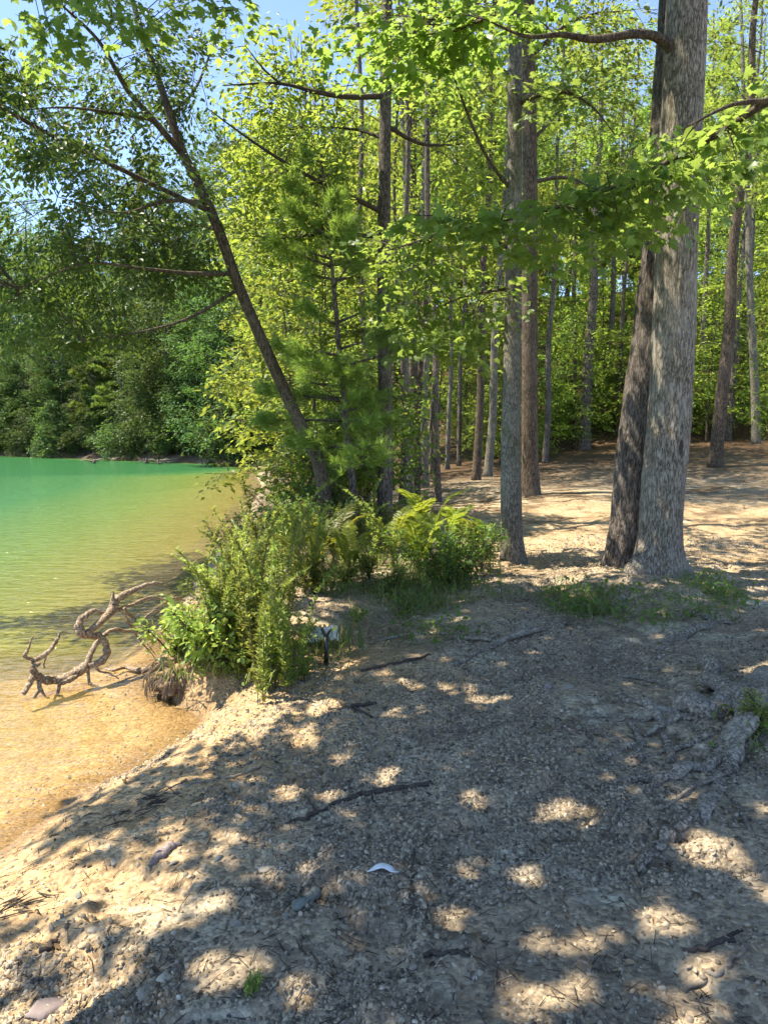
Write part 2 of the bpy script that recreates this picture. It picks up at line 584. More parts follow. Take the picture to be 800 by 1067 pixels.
M = {
    'soil': ground_mat(), 'water': water_mat(),
    'bark_grey': bark_mat('grey_oak_bark', (0.085, 0.066, 0.048), (0.42, 0.375, 0.30), (0.56, 0.525, 0.455), 27, 6, 1.0, 0.014, 0.25),
    'bark_dark': bark_mat('dark_furrowed_bark', (0.05, 0.04, 0.033), (0.28, 0.235, 0.195), (0.33, 0.29, 0.25), 20, 5.0, 1.0, 0.03),
    'bark_slim': bark_mat('smooth_grey_bark', (0.07, 0.06, 0.048), (0.27, 0.25, 0.205), (0.40, 0.38, 0.32), 26, 9, 0.7, 0.008, 0.5),
    'bark_brown': bark_mat('brown_bark', (0.035, 0.026, 0.02), (0.17, 0.13, 0.095), (0.26, 0.21, 0.16), 20, 5, 0.8, 0.015, 0.2),
    'twig': plain('twig_bark', (0.075, 0.058, 0.042), 0.9, (0.03, 0.024, 0.018), 12),
    'root': bark_mat('root_bark', (0.10, 0.08, 0.06), (0.48, 0.41, 0.32), (0.56, 0.50, 0.41), 22, 22, 0.9, 0.010, 0.0),
    'drift': bark_mat('bleached_driftwood', (0.12, 0.08, 0.05), (0.48, 0.38, 0.28), (0.58, 0.51, 0.42), 24, 24, 0.6, 0.005),
    'stick': plain('dead_stick', (0.30, 0.25, 0.19), 0.85, (0.12, 0.09, 0.06), 25),
    'darkwood': plain('rotting_wood', (0.09, 0.07, 0.055), 0.9, (0.03, 0.022, 0.018), 25, bumpd=0.004),
    'leaf_sun': leaf_mat('bright_broad_leaf', (0.070, 0.125, 0.016), (0.13, 0.195, 0.035), (0.44, 0.54, 0.08), 0.52),
    'leaf_mid': leaf_mat('green_broad_leaf', (0.050, 0.105, 0.018), (0.10, 0.165, 0.034), (0.34, 0.48, 0.075), 0.50),
    'leaf_maple': leaf_mat('maple_leaf', (0.040, 0.100, 0.020), (0.09, 0.165, 0.030), (0.36, 0.48, 0.09), 0.54),
    'leaf_oak': leaf_mat('narrow_dark_leaf', (0.036, 0.085, 0.026), (0.085, 0.155, 0.042), (0.22, 0.37, 0.065), 0.42),
    'leaf_far': leaf_mat('far_bank_leaf', (0.030, 0.070, 0.022), (0.075, 0.125, 0.034), (0.18, 0.28, 0.055), 0.38, 0.5, 0.3, 0.4),
    'needle': leaf_mat('pine_needle', (0.065, 0.115, 0.026), (0.14, 0.19, 0.045), (0.38, 0.48, 0.08), 0.42),
    'weed': leaf_mat('feathery_weed_leaf', (0.13, 0.19, 0.042), (0.22, 0.27, 0.065), (0.56, 0.64, 0.13), 0.47),
    'frond': leaf_mat('bright_frond_leaf', (0.085, 0.13, 0.022), (0.15, 0.19, 0.03), (0.44, 0.50, 0.06), 0.5),
    'shrub': leaf_mat('shrub_leaf', (0.045, 0.10, 0.024), (0.10, 0.16, 0.032), (0.34, 0.48, 0.07), 0.42),
    'grass': leaf_mat('grass_blade', (0.045, 0.085, 0.02), (0.20, 0.20, 0.075), (0.26, 0.32, 0.07), 0.35),
    'stem': plain('green_stem', (0.13, 0.15, 0.05), 0.7, (0.09, 0.08, 0.04)),
    'gravel': var_mat('stone_chip', [(0.0, (0.095, 0.08, 0.062)), (0.3, (0.235, 0.195, 0.145)), (0.6, (0.35, 0.29, 0.21)), (0.90, (0.44, 0.36, 0.25)), (0.99, (0.50, 0.42, 0.31)), (1.0, (0.58, 0.52, 0.43))]),
    'litter': var_mat('dry_leaf', [(0.0, (0.07, 0.048, 0.03)), (0.35, (0.20, 0.125, 0.065)), (0.75, (0.33, 0.225, 0.13)), (1.0, (0.48, 0.39, 0.27))]),
    'stone': plain('grey_stone', (0.33, 0.285, 0.22), 0.85, (0.19, 0.16, 0.125), 14, bumpd=0.004),
    'stone_pale': plain('pale_stone', (0.50, 0.44, 0.34), 0.8, (0.34, 0.29, 0.22), 14, bumpd=0.003),
    'stone_blue': plain('bluish_slate', (0.19, 0.21, 0.18), 0.85, (0.12, 0.13, 0.115), 14, bumpd=0.003),
    'stone_purple': plain('purple_slate', (0.27, 0.22, 0.205), 0.85, (0.16, 0.125, 0.12), 12, bumpd=0.004),
    'white': plain('crumpled_plastic', (0.74, 0.75, 0.74), 0.35, (0.52, 0.55, 0.57), 18, 0.5, 0.006),
    'black': plain('black_plastic', (0.016, 0.017, 0.02), 0.45, (0.012, 0.012, 0.014), 8, 0.5),
}

# ------------------------------------------------------------------ ground and lake
def graded(lo, hi, step, far_lo, far_hi, g=1.10):
    a = list(np.arange(lo, hi, step))
    s = step
    up = [hi]
    while up[-1] < far_hi:
        s *= g
        up.append(up[-1] + s)
    s, dn = step, [lo]
    while dn[-1] > far_lo:
        s *= g
        dn.append(dn[-1] - s)
    return np.array(sorted(set(dn[1:] + a + up)))


def make_ground():
    xs = graded(-3.8, 4.6, 0.022, -260, 260, 1.07)
    ys = graded(1.3, 9.5, 0.022, -60, 320, 1.045)
    X, Y = np.meshgrid(xs, ys)
    Z = terrain(X, Y)
    sd = shore(X, Y)
    nx, ny = len(xs), len(ys)
    i = (np.arange(ny - 1)[:, None] * nx + np.arange(nx - 1)[None]).ravel()
    F = np.stack([i, i + 1, i + nx + 1, i + nx], 1)
    n1 = fbm(X * 0.9, Y * 0.9, 61, 4)
    sand = np.clip(smooth(2.2, 0.5, sd + 1.6 * (n1 - 0.5)) * smooth(8.5, 6.0, Y), 0, 1) * 0.85 + smooth(0.05, -0.1, sd) * 0.15
    # the trodden path in the sun, pale and sandy
    path = smooth(7.5, 9.5, Y) * smooth(19, 13, Y) * smooth(0.4, 1.8, X + 0.5 * (n1 - .5)) 
    sand = np.maximum(sand, 0.55 * path)
    lit = smooth(15, 24, Y + 5 * (n1 - 0.5)) * smooth(0, 3, sd)
    lit = np.maximum(lit, 0.8 * smooth(8, 9.5, Y) * smooth(0.8, -0.3, X) * smooth(0, 0.5, sd))
    lit = lit * (1 - 0.85 * path)
    n2 = fbm(X * 2.2, Y * 3.0, 99, 4)
    lit = np.maximum(lit, 0.75 * smooth(0.52, 0.66, n2) * smooth(11, 13, Y) * smooth(0, 2, sd))
    wet = smooth(0.09, 0.0, Z - WATER) * (0.25 + 0.75 * smooth(-0.04, -0.005, Z - WATER)) * smooth(30, 20, Y)
    cut = np.exp(-(((X + 1.4) / 1.1) ** 2 + ((Y - 6.2) / 1.5) ** 2)) * smooth(0.5, 0.15, sd) * smooth(-0.05, 0.02, sd)
    wet = np.maximum(wet, 0.75 * np.clip(cut * 1.4, 0, 1) * smooth(.3, .6, fbm(X * 3, Y * 3, 14, 3) + .15))
    P = np.stack([X, Y, Z], -1).reshape(-1, 3)
    me = mesh_np('ground', P, [F], M['soil'], {'sand': sand.ravel(), 'litter': lit.ravel(), 'wet': wet.ravel()})
    tag(link('ground', me), kind='structure')
    # the lake's surface
    xs = graded(-4.5, -1.2, 0.05, -132, 0, 1.06)
    ys = graded(1.5, 9.5, 0.05, -31, 78, 1.05)
    X, Y = np.meshgrid(xs, ys)
    sd = shore(X, Y)
    Zb = terrain(X, Y)
    nx, ny = len(xs), len(ys)
    i = (np.arange(ny - 1)[:, None] * nx + np.arange(nx - 1)[None]).ravel()
    F = np.stack([i, i + 1, i + nx + 1, i + nx], 1)
    keep = (sd.ravel()[F] < 0.12).any(1) | ((sd.ravel()[F] < 1.0).any(1) & (Y.ravel()[F] > 12).any(1))
    F = F[keep]
    used, inv = np.unique(F, return_inverse=True)
    F = inv.reshape(F.shape)
    P = np.stack([X, Y, np.full(X.shape, WATER)], -1).reshape(-1, 3)[used]
    dep = np.clip(WATER - Zb, 0, 3).ravel()[used]
    me = mesh_np('lake', P, [F], M['water'], {'depth': dep})
    tag(link('lake', me), kind='structure')


make_ground()

# ------------------------------------------------------------------ sun-spot bookkeeping for the foreground shade
SPOTS = [(550, 917, 24, 17), (588, 850, 30, 16), (606, 848, 20, 14), (738, 886, 36, 16), (470, 957, 22, 13), (580, 982, 40, 13), (620, 980, 30, 12), (695, 960, 26, 18),
         (555, 1045, 38, 20), (590, 1036, 30, 14), (682, 1036, 26, 12), (740, 1015, 22, 14), (350, 951, 14, 9), (404, 993, 14, 10), (490, 836, 18, 11), (482, 905, 20, 12), (405, 745, 16, 8), (490, 732, 10, 10),
         (330, 742, 16, 7), (455, 715, 10, 8), (318, 1042, 26, 16), (235, 1018, 40, 20), (326, 925, 22, 16), (215, 945, 30, 12), (350, 830, 18, 9), (795, 925, 18, 20), (735, 830, 16, 8), (640, 812, 12, 6),
         (390, 815, 16, 8), (800, 845, 14, 12), (372, 980, 18, 8), (520, 870, 10, 6), (410, 1062, 20, 12), (640, 900, 12, 7)]
SPOT_W = []
for px, py, rx, ry in SPOTS:
    c = on_ground(px, py)
    k = np.linalg.norm(c - CAM) / FP
    ang = math.asin((CAM[2] - c[2]) / np.linalg.norm(c - CAM))
    SPOT_W.append((c[0], c[1], rx * k * 1.05, ry * k / math.sin(ang) * 1.0))


def ground_shadow(P):
    t = (P[:, 2] + 0.05) / SUN[2]
    return P[:, 0] - SUN[0] * t, P[:, 1] - SUN[1] * t


def spot_mask(P, clear=None):
    """True where a leaf may stay: its shadow does not fall into one of the canopy's gaps"""
    gx, gy = ground_shadow(P)
    ok = np.ones(len(P), bool)
    wob = 0.55 + 0.8 * fbm(gx * 6, gy * 6, 123, 3)
    ok &= fbm(gx * 4.3, gy * 4.3, 611, 3) < 0.70
    for x, y, rx, ry in SPOT_W:
        ok &= ((gx - x) / rx) ** 2 + ((gy - y) / ry) ** 2 > wob ** 2
    return ok


def poly_in(px, py, poly):
    poly = np.asarray(poly, float)
    ins = np.zeros(px.shape, bool)
    n = len(poly)
    for i in range(n):
        ax, ay = poly[i]
        bx, by = poly[(i + 1) % n]
        if ay != by:
            ins ^= ((ay > py) != (by > py)) & (px < (bx - ax) * (py - ay) / (by - ay) + ax)
    return ins


# ground to stay in the sun, as a polygon on the ground: beach, bush and lake edge
SUNNY = [on_ground(px, py)[:2] for px, py in [(372, 700), (335, 745), (285, 775), (262, 830), (238, 880), (205, 960), (170, 1060)]]
SUNNY = np.array([(-0.85, 0.6)] + [tuple(p) for p in SUNNY[::-1]] + [(-0.2, 9.0), (-1.0, 13), (-9, 13), (-9, -1), (-1.0, -1)])


# ------------------------------------------------------------------ crowns
def crown_arrays(C, anchor, n, size, leaf, droop=0.15, tilt=0.38, thick=0.05, aspect=0.5, hang=0.0, seed=0, twig=0.6):
    """sprays at C, each joined by a twig to its nearest anchor point; returns leaf arrays and twig ends"""
    r = np.random.default_rng(seed)
    A = np.asarray(anchor, float)
    near = np.empty(len(C), int)
    for k in range(0, len(C), 500):
        near[k:k + 500] = ((C[k:k + 500, None] - A[None]) ** 2).sum(-1).argmin(1)
    d = C - A[near]
    dl = np.linalg.norm(d, axis=1)
    dirs = d + r.normal(0, 0.25, d.shape) * dl[:, None]
    dirs[:, 2] *= 0.35
    P, D, N, S = sprays(C, dirs + 1e-3, n, size, leaf, droop, tilt, thick, r, aspect, hang)
    return (P, D, N, S), (A[near], C + unit(dirs) * 0.25 * size)


def twigs_curved(mb, A, B, r0=0.012, r1=0.003, sag=0.08):
    A, B = np.asarray(A), np.asarray(B)
    mid = 0.5 * (A + B)
    mid[:, 2] += sag * np.linalg.norm(B - A, axis=1)
    mb.sticks(A, mid, r0, 0.5 * (r0 + r1))
    mb.sticks(mid, B, 0.5 * (r0 + r1), r1)


def broadleaf(seed, H, r0, lo, spread, nlimb, per, nleaf, leaf, size=0.8, profile='round', lift=0.35, droop=0.2, tpl=LEAF4, mat='leaf_mid', lean=0.3, bark='bark_brown', trunk=True):
    """one tree in its own coordinates: trunk mesh (with its limbs) and crown mesh"""
    r = np.random.default_rng(seed)
    mb = MB()
    z = np.linspace(0, H, 12)
    path = np.stack([lean * np.sin(z / H * 2 + seed) * z / H + 0.03 * r.normal(0, 1, 12) * z / H * 3, lean * np.cos(z / H * 1.7 + seed * 2) * z / H, z], 1)
    path -= path[0]
    rad = r0 * (1 - 0.88 * (z / H) ** 0.9)
    rad[0] *= 1.35
    if trunk:
        mb.tube(path, rad, 9, 26, 0.05, seed)
    anchors, C = [], []
    for i in range(nlimb):
        f = (i + r.random() * 0.6) / nlimb
        h = lo + (H * 0.97 - lo) * f
        az = i * 2.39996 + r.uniform(-.4, .4)
        if profile == 'round': pr = math.sin(PI * (0.12 + 0.86 * f)) ** 0.6
        elif profile == 'cone': pr = (1 - f) ** 0.8 + 0.12
        else: pr = 1 - 0.35 * f
        ln = spread * pr * r.uniform(0.75, 1.15)
        b = np.array([np.interp(h, z, path[:, k]) for k in range(3)])
        out = np.array([math.cos(az), math.sin(az), 0])
        rise = lift * r.uniform(0.5, 1.5)
        pts = [b, b + out * ln * 0.35 + [0, 0, ln * rise * 0.55], b + out * ln * 0.7 + [0, 0, ln * rise * 0.8], b + out * ln + [0, 0, ln * rise * (0.8 - droop)]]
        pts = np.array(pts) + r.normal(0, 0.04 * ln, (4, 3)) * np.array([[0], [1], [1], [1]])
        rl = max(0.012, 0.32 * np.interp(h, z, rad)) * 0.9
        mb.tube(pts, [rl, rl * .7, rl * .45, 0.006], 5, 9)
        lp = catmull(pts, 14)
        anchors.append(lp[2:])
        k = max(3, int(per * ln / spread))
        t = r.uniform(0.22, 1.05, k) ** 0.75
        base = np.array([np.interp(t, np.linspace(0, 1, 14), lp[:, c]) for c in range(3)]).T
        lat = np.cross(out, [0, 0, 1.0])
        off = lat[None] * (r.uniform(-1, 1, k) * 0.42 * ln * (1.05 - 0.6 * t))[:, None]
        base = base + off + out[None] * r.uniform(-.1, .25, k)[:, None] * ln * 0.3
        base[:, 2] += r.normal(0, 0.10 * ln + 0.05, k) - 0.10 * np.abs(off).sum(1)
        C.append(base)
    C, A = np.vstack(C), np.vstack(anchors)
    arr, tw = crown_arrays(C, A, nleaf, size, leaf, droop=droop, seed=seed + 5)
    twigs_curved(mb, tw[0], tw[1], 0.010, 0.003)
    wood = mb.mesh('trunk', M[bark])
    crown = leaf_mesh('crown', *arr, M[mat], tpl, r=r)
    return wood, crown


def needles(C, D, n, ln, r, width=0.006):
    """brush-like tufts of needles at C"""
    m = len(C)
    D = unit(D)
    a = unit(np.cross(D, [0.1, 0.2, 1.0]))
    b = np.cross(D, a)
    ph = r.uniform(0, 2 * PI, (m, n))
    sp = r.uniform(0.35, 1.1, (m, n))
    dirs = D[:, None] + sp[..., None] * (np.cos(ph)[..., None] * a[:, None] + np.sin(ph)[..., None] * b[:, None])
    P = C[:, None] + D[:, None] * r.uniform(-0.10, 0.06, (m, n))[..., None]
    N = r.normal(0, 1, (m, n, 3))
    S = ln * r.uniform(0.7, 1.2, (m, n))
    return P.reshape(-1, 3), dirs.reshape(-1, 3), N.reshape(-1, 3), S.reshape(-1)


NEEDLE = (np.array([(0, .028, 0), (1, 0, 0), (0, -.028, 0)]), np.array([(0, 2, 1)]))


def pine(seed, H, r0, lo, spread, path=None, dens=1.0, ln=0.13, bare=0.0, tpl=NEEDLE):
    r = np.random.default_rng(seed)
    mb = MB()
    if path is None:
        z = np.linspace(0, H, 10)
        path = np.stack([0.1 * np.sin(z + seed), 0.1 * np.cos(z * .8 + seed), z], 1)
        path -= path[0]
    z = path[:, 2]
    rad = np.interp(z, [z[0], z[-1]], [r0, 0.012])
    mb.tube(path, rad, 8, 24, 0.05, seed)
    C, D = [], []
    h = lo
    H = z[-1]
    while h < H:
        f = (h - lo) / max(H - lo, .1)
        nb = r.integers(2, 6)
        a0 = r.uniform(0, 6)
        for k in range(nb):
            az = a0 + k * 2 * PI / nb + r.uniform(-.8, .8)
            l = spread * ((1 - f) ** 0.6 + 0.08) * r.uniform(.45, 1.2)
            b = np.array([np.interp(h + r.uniform(-.15, .15), z, path[:, c]) for c in range(3)])
            out = np.array([math.cos(az), math.sin(az), 0])
            up = r.uniform(-.12, .22) + 0.50 * f
            pts = np.array([b, b + out * l * .5 + [0, 0, l * up * .4], b + out * l + [0, 0, l * up * 1.0]])
            mb.tube(pts, [0.016 + 0.01 * l, 0.012, 0.004], 4, 6)
            if r.random() < bare: continue
            m = int(34 * l * dens)
            t = r.uniform(0.25, 1, m) ** 0.7
            lp = catmull(pts, 10)
            q = np.array([np.interp(t, np.linspace(0, 1, 10), lp[:, c]) for c in range(3)]).T
            lat = np.cross(out, [0, 0, 1.0])
            s = r.uniform(-1, 1, m) * (1.02 - t * .75) * l * .45
            q2 = q + lat * s[:, None] + out * np.abs(s)[:, None] * .5
            q2[:, 2] += r.normal(0, .07, m) - .12 * np.abs(s)
            mb.sticks(q, q2, 0.005, 0.003)
            C.append(q2)
            D.append(out[None] * 0.9 + lat[None] * np.sign(s)[:, None] * .6 + r.normal(0, .25, (m, 3)) + [0, 0, .25])
        h += r.uniform(.28, .5) * (1 if H < 6 else 1.5)
    C, D = np.vstack(C), np.vstack(D)
    arr = needles(C, D, 26, ln, r)
    return mb.mesh('trunk', M['bark_dark']), leaf_mesh('crown', *arr, M['needle'], tpl, r=r)


# ------------------------------------------------------------------ ordinals
_ONES = 'first second third fourth fifth sixth seventh eighth ninth tenth eleventh twelfth thirteenth fourteenth fifteenth sixteenth seventeenth eighteenth nineteenth'.split()
_TENS = {20: ('twentieth', 'twenty'), 30: ('thirtieth', 'thirty'), 40: ('fortieth', 'forty'), 50: ('fiftieth', 'fifty'), 60: ('sixtieth', 'sixty'), 70: ('seventieth', 'seventy')}


def ordinal(n):
    if n < 20: return _ONES[n - 1]
    t = n // 10 * 10
    return _TENS[t][0] if n == t else _TENS[t][1] + '-' + _ONES[n - t - 1]


def label_row(objs, fmt):
    """labels by order from the left of the view; fmt has {o}"""
    objs = sorted(objs, key=lambda o: float(to_px(np.array(o.location))[0]))
    for i, o in enumerate(objs):
        o['label'] = fmt(i, o) if callable(fmt) else fmt.format(o=ordinal(i + 1))


def place(name, wood, crown, loc, rz, s, cat='tree', group=None, label=None):
    t = thing(name, loc, label, cat, group, rz, s)
    link('trunk', wood, t)
    link('crown', crown, t)
    return t


# ================================================================== NEAR TREES
def trunk_px(pts, Y, up=None):
    """pixel polyline (px, py, width) at depth Y (or depths) to points and radii"""
    Ys = np.broadcast_to(Y, (len(pts),))
    P = np.array([at_y(a, b, y) for (a, b, w), y in zip(pts, Ys)])
    R = np.array([w * 0.5 * y / FP * 0.98 for (a, b, w), y in zip(pts, Ys)])
    return P, R


def big_trunk(name, P, R, mat, parent, ridge=0.06, flare=0.45, flare_h=0.5, lobes=5, seed=1, sides=56, n=150, knots=()):
    """a large trunk with ridged bark and root flare"""
    z0 = P[0, 2]

    def rf(rr, th, Q):
        z = (Q[:, 2] - z0)[:, None]
        t = th[None]
        fl = flare * np.exp(-np.maximum(z, 0) / flare_h)
        lob = 1 + fl * (0.45 + 0.75 * np.maximum(0, np.cos(lobes * t + seed + 0.6 * np.sin(2 * t))) ** 2)
        u = t * sides / (2 * PI) * 0.55
        # noise that closes on itself round the trunk
        wq = t / (2 * PI)
        per = sides * 0.55
        ridge_f = lambda q: fbm(q + 0.6 * vnoise(q * .4, z * 1.5, seed), z * 2.2 + 0 * t, seed, 3) - 0.5
        rid = ridge_f(u) * (1 - wq) + ridge_f(u - per) * wq
        big = fbm(np.cos(t) * 1.3 + seed, np.sin(t) * 1.3 + z * 0.9, seed + 3, 3) - 0.5
        k = 0
        for kz, kt, amp, wz, wt in knots:
            dt = np.angle(np.exp(1j * (t - kt)))
            k = k + amp * np.exp(-((z - kz) / wz) ** 2 - (dt / wt) ** 2)
        return rr * lob * (1 + ridge * 1.6 * rid + 0.08 * big + k)
    mb = MB()
    mb.tube(P, R, sides, n, rfun=rf)
    return mb.build(name, mat, parent)


def local(P, base):
    return np.asarray(P) - np.asarray(base)


def ell_points(ells, n_per, seed, Y0, Y1):
    """sprays spread through the volumes that the crown's masses fill"""
    r = np.random.default_rng(seed)
    out = []
    for (px, py, rx, ry, dens) in ells:
        n = int(n_per * dens)
        q = unit(r.normal(0, 1, (n, 3))) * (r.random((n, 1)) ** 0.45)
        ym = 0.5 * (Y0 + Y1)
        c = at_y(px, py, ym)
        k = ym / FP
        out.append(np.stack([c[0] + q[:, 0] * rx * k, c[1] + q[:, 1] * (Y1 - Y0) * 0.5, c[2] + q[:, 2] * ry * k], 1))
    return np.vstack(out)


def near_tree(name, label, base, trunk_fn, limbs, C, n, size, leaf, mat, tpl, bark, seed, filt=True, group=None, droop=0.2, tilt=0.45, hang=0.0, twig_r=0.010, aspect=0.5, thick=0.07):
    """tree whose limbs follow given lines; C are world positions of its leaf sprays"""
    t = thing(name, base, label, 'tree', group)
    trunk_fn(t)
    A = []
    for P, R in limbs:
        mb = MB()
        mb.tube(local(P, base), R, 7, max(12, 4 * len(P)), 0.06, seed)
        mb.build('limb', M[bark], t)
        A.append(catmull(P, 24)[3:])
    A = np.vstack(A)
    arr, tw = crown_arrays(C, A, n, size, leaf, droop, tilt, thick, aspect, hang, seed)
    if filt:
        k = spot_mask(arr[0])
        arr = tuple(a[k] for a in arr)
    mb = MB()
    dv = tw[1] - tw[0]
    dl = np.linalg.norm(dv, axis=1)[:, None]
    a0 = np.where(dl > 0.9, tw[1] - dv * 0.9 / np.maximum(dl, .01), tw[0])
    twigs_curved(mb, local(a0, base), local(tw[1], base), twig_r * .8, 0.003)
    mb.build('branchwork', M['twig'], t)  # bare twigs only; the leaves are in the crown
    P = local(arr[0], base)
    link('crown', leaf_mesh('crown', P, arr[1], arr[2], arr[3], M[mat], tpl, r=np.random.default_rng(seed + 9)), t)
    return t


def clear_sunny(C, margin=0.0):
    gx, gy = ground_shadow(C)
    return C[~poly_in(gx, gy, SUNNY)]


# ---- A: the large grey-barked tree, B: the dark trunk just behind it
P_A, R_A = trunk_px([(683, 618, 50), (684, 600, 49), (686, 570, 46), (688, 540, 45), (691, 500, 45), (694, 470, 45), (698, 420, 44.5), (701, 360, 44), (703, 300, 43), (705, 240, 42.5), (707, 180, 42), (711, 90, 41), (715, 0, 40), (722, -150, 38), (728, -400, 32), (735, -900, 12)], 8.0)
base_A = np.array([P_A[0, 0], 8.0, gz(P_A[0, 0], 8.0) - 0.12])
P_A[0, 2] = base_A[2]
limb_A = [(np.array([at_y(705, 62, 8.0), at_y(690, 42, 7.9), at_y(665, 35, 7.8), at_y(620, 41, 7.7), at_y(585, 36, 7.6), at_y(548, 38, 7.5), at_y(505, 20, 7.4)]), np.array([.06, .05, .042, .036, .026, .018, .006])),
          (np.array([at_y(722, -120, 8), at_y(800, -200, 8.2), at_y(930, -260, 9)]), np.array([.10, .06, .02])),
          (np.array([at_y(725, -260, 8), at_y(640, -380, 8.6), at_y(560, -470, 9.5)]), np.array([.10, .06, .02])),
          (np.array([at_y(730, -450, 8), at_y(790, -600, 7.0), at_y(860, -700, 6)]), np.array([.08, .05, .02]))]
r_ = np.random.default_rng(5)
C_A = np.vstack([clear_sunny(np.array([3.2, 8.3, 11.5]) + unit(r_.normal(0, 1, (420, 3))) * (r_.random((420, 1)) ** .4) * np.array([3.4, 3.2, 3.6])),
                 ell_points([(520, 20, 60, 20, .7), (445, 34, 60, 22, 1.0), (400, 48, 40, 18, .4)], 12, 3, 7.2, 8.4)])
tree_A = near_tree('oak_tree', 'thick grey-barked tree with a dark scar, pressed against the dark furrowed trunk', base_A,
                   lambda t: big_trunk('trunk', local(P_A, base_A), R_A * 0.97, M['bark_grey'], t, 0.07, 0.55, 0.30, 5, 2, 96, 240,
                                       knots=((0.10, 5.75, 0.75, 0.24, 0.36), (0.08, 3.6, 0.35, 0.18, 0.3), (1.50, 4.35, -0.26, 0.15, 0.17), (1.50, 4.35, 0.11, 0.30, 0.42), (2.35, 4.05, 0.08, .14, .25), (3.6, 4.9, 0.07, 0.12, 0.3), (2.9, 4.4, -0.05, .1, .2))),
                   limb_A, C_A, 40, 0.75, 0.115, 'leaf_maple', MAPLE, 'bark_brown', 21)

# the dark scar in its bark; its colour also deepens the hollow's shade
mb = MB()
zs = base_A[2] + 1.50
cx = np.interp(zs, P_A[:, 2], P_A[:, 0])
ca = np.array([cx + .22 * .36 * .78, 8.0 - .22 * .93 * .78, zs])
mb.tube(local(np.array([ca + [.01, .02, -.13], ca + [0, 0, -.07], ca, ca + [0, 0, .08], ca + [-.01, .02, .14]]), base_A), [.005, .035, .05, .04, .005], 10, 24, .12, 4)
mb.build('bark_scar', M['darkwood'], tree_A)

P_B, R_B = trunk_px([(650, 607, 46), (652, 580, 42), (656, 540, 39), (660, 480, 38), (663, 450, 37), (669, 400, 36), (676, 360, 36), (681, 310, 35), (686, 250, 33), (692, 150, 31), (702, 0, 28), (716, -250, 22), (730, -700, 8)], 8.55)
base_B = np.array([P_B[0, 0], 8.55, gz(P_B[0, 0], 8.55) - 0.12])
P_B[0, 2] = base_B[2]
limb_B = [(np.array([at_y(716, -250, 8.55), at_y(780, -350, 9.2), at_y(850, -420, 10)]), np.array([.07, .04, .02])),
          (np.array([at_y(722, -420, 8.55), at_y(690, -520, 9.6), at_y(660, -600, 11)]), np.array([.07, .04, .02]))]
C_B = clear_sunny(np.array([4.2, 9.8, 12.0]) + unit(r_.normal(0, 1, (220, 3))) * (r_.random((220, 1)) ** .4) * np.array([2.8, 2.6, 2.6]))
near_tree('leaning_tree', 'dark furrowed trunk leaning behind the thick grey-barked tree', base_B,
          lambda t: big_trunk('trunk', local(P_B, base_B), R_B, M['bark_dark'], t, 0.11, 0.30, 0.3, 5, 7, 56, 150), limb_B, C_B, 40, 0.75, 0.11, 'leaf_mid', LEAF, 'bark_dark', 22)

# ---- C: slim grey tree left of them; D: stouter trunk beyond it
P_C, R_C = trunk_px([(535, 594, 26), (533, 560, 22), (532, 500, 21.5), (532, 450, 20), (533, 400, 18.5), (534, 340, 17.5), (535, 240, 16), (536, 160, 15), (536, 80, 14), (537, 0, 13), (538, -200, 11), (540, -500, 5)], 9.3)
base_C = np.array([P_C[0, 0], 9.3, gz(P_C[0, 0], 9.3) - 0.1])
P_C[0, 2] = base_C[2]
limb_C = [(np.array([at_y(534, 200, 9.3), at_y(505, 160, 9.1), at_y(480, 100, 8.9), at_y(470, 70, 8.8)]), np.array([.025, .02, .014, .006])),
          (np.array([at_y(535, 110, 9.3), at_y(580, 95, 9.0), at_y(615, 110, 8.8), at_y(640, 140, 8.6)]), np.array([.025, .02, .012, .006])),
          (np.array([at_y(533, 260, 9.3), at_y(480, 235, 9), at_y(440, 250, 8.7), at_y(400, 262, 8.4)]), np.array([.028, .02, .014, .006])),
          (np.array([at_y(533, 300, 9.3), at_y(480, 310, 9.6), at_y(440, 330, 9.8)]), np.array([.022, .015, .006])),
          (np.array([at_y(537, -100, 9.3), at_y(490, -160, 9), at_y(430, -190, 8.6)]), np.array([.04, .03, .01])),
          (np.array([at_y(538, -180, 9.3), at_y(600, -250, 9.6), at_y(680, -280, 10)]), np.array([.04, .03, .01]))]
C_C = np.vstack([ell_points([(590, 108, 50, 26, .4), (470, 90, 40, 30, .3), (440, 255, 75, 22, .7), (470, 300, 50, 22, .5), (450, 340, 55, 24, .6), (505, 340, 35, 20, .4)], 26, 8, 8.4, 10.2),
                 clear_sunny(np.array([1.7, 9.5, 9.6]) + unit(r_.normal(0, 1, (240, 3))) * (r_.random((240, 1)) ** .4) * np.array([2.4, 2.4, 2.6]))])
near_tree('slim_tree', 'slim smooth grey trunk between the bright fronds and the path', base_C,
          lambda t: big_trunk('trunk', local(P_C, base_C), R_C, M['bark_slim'], t, 0.03, 0.30, 0.25, 4, 5, 32, 120, knots=((3.05, 3.5, .10, .08, .4),)),
          limb_C, C_C, 34, 0.62, 0.095, 'leaf_maple', MAPLE, 'bark_brown', 23)

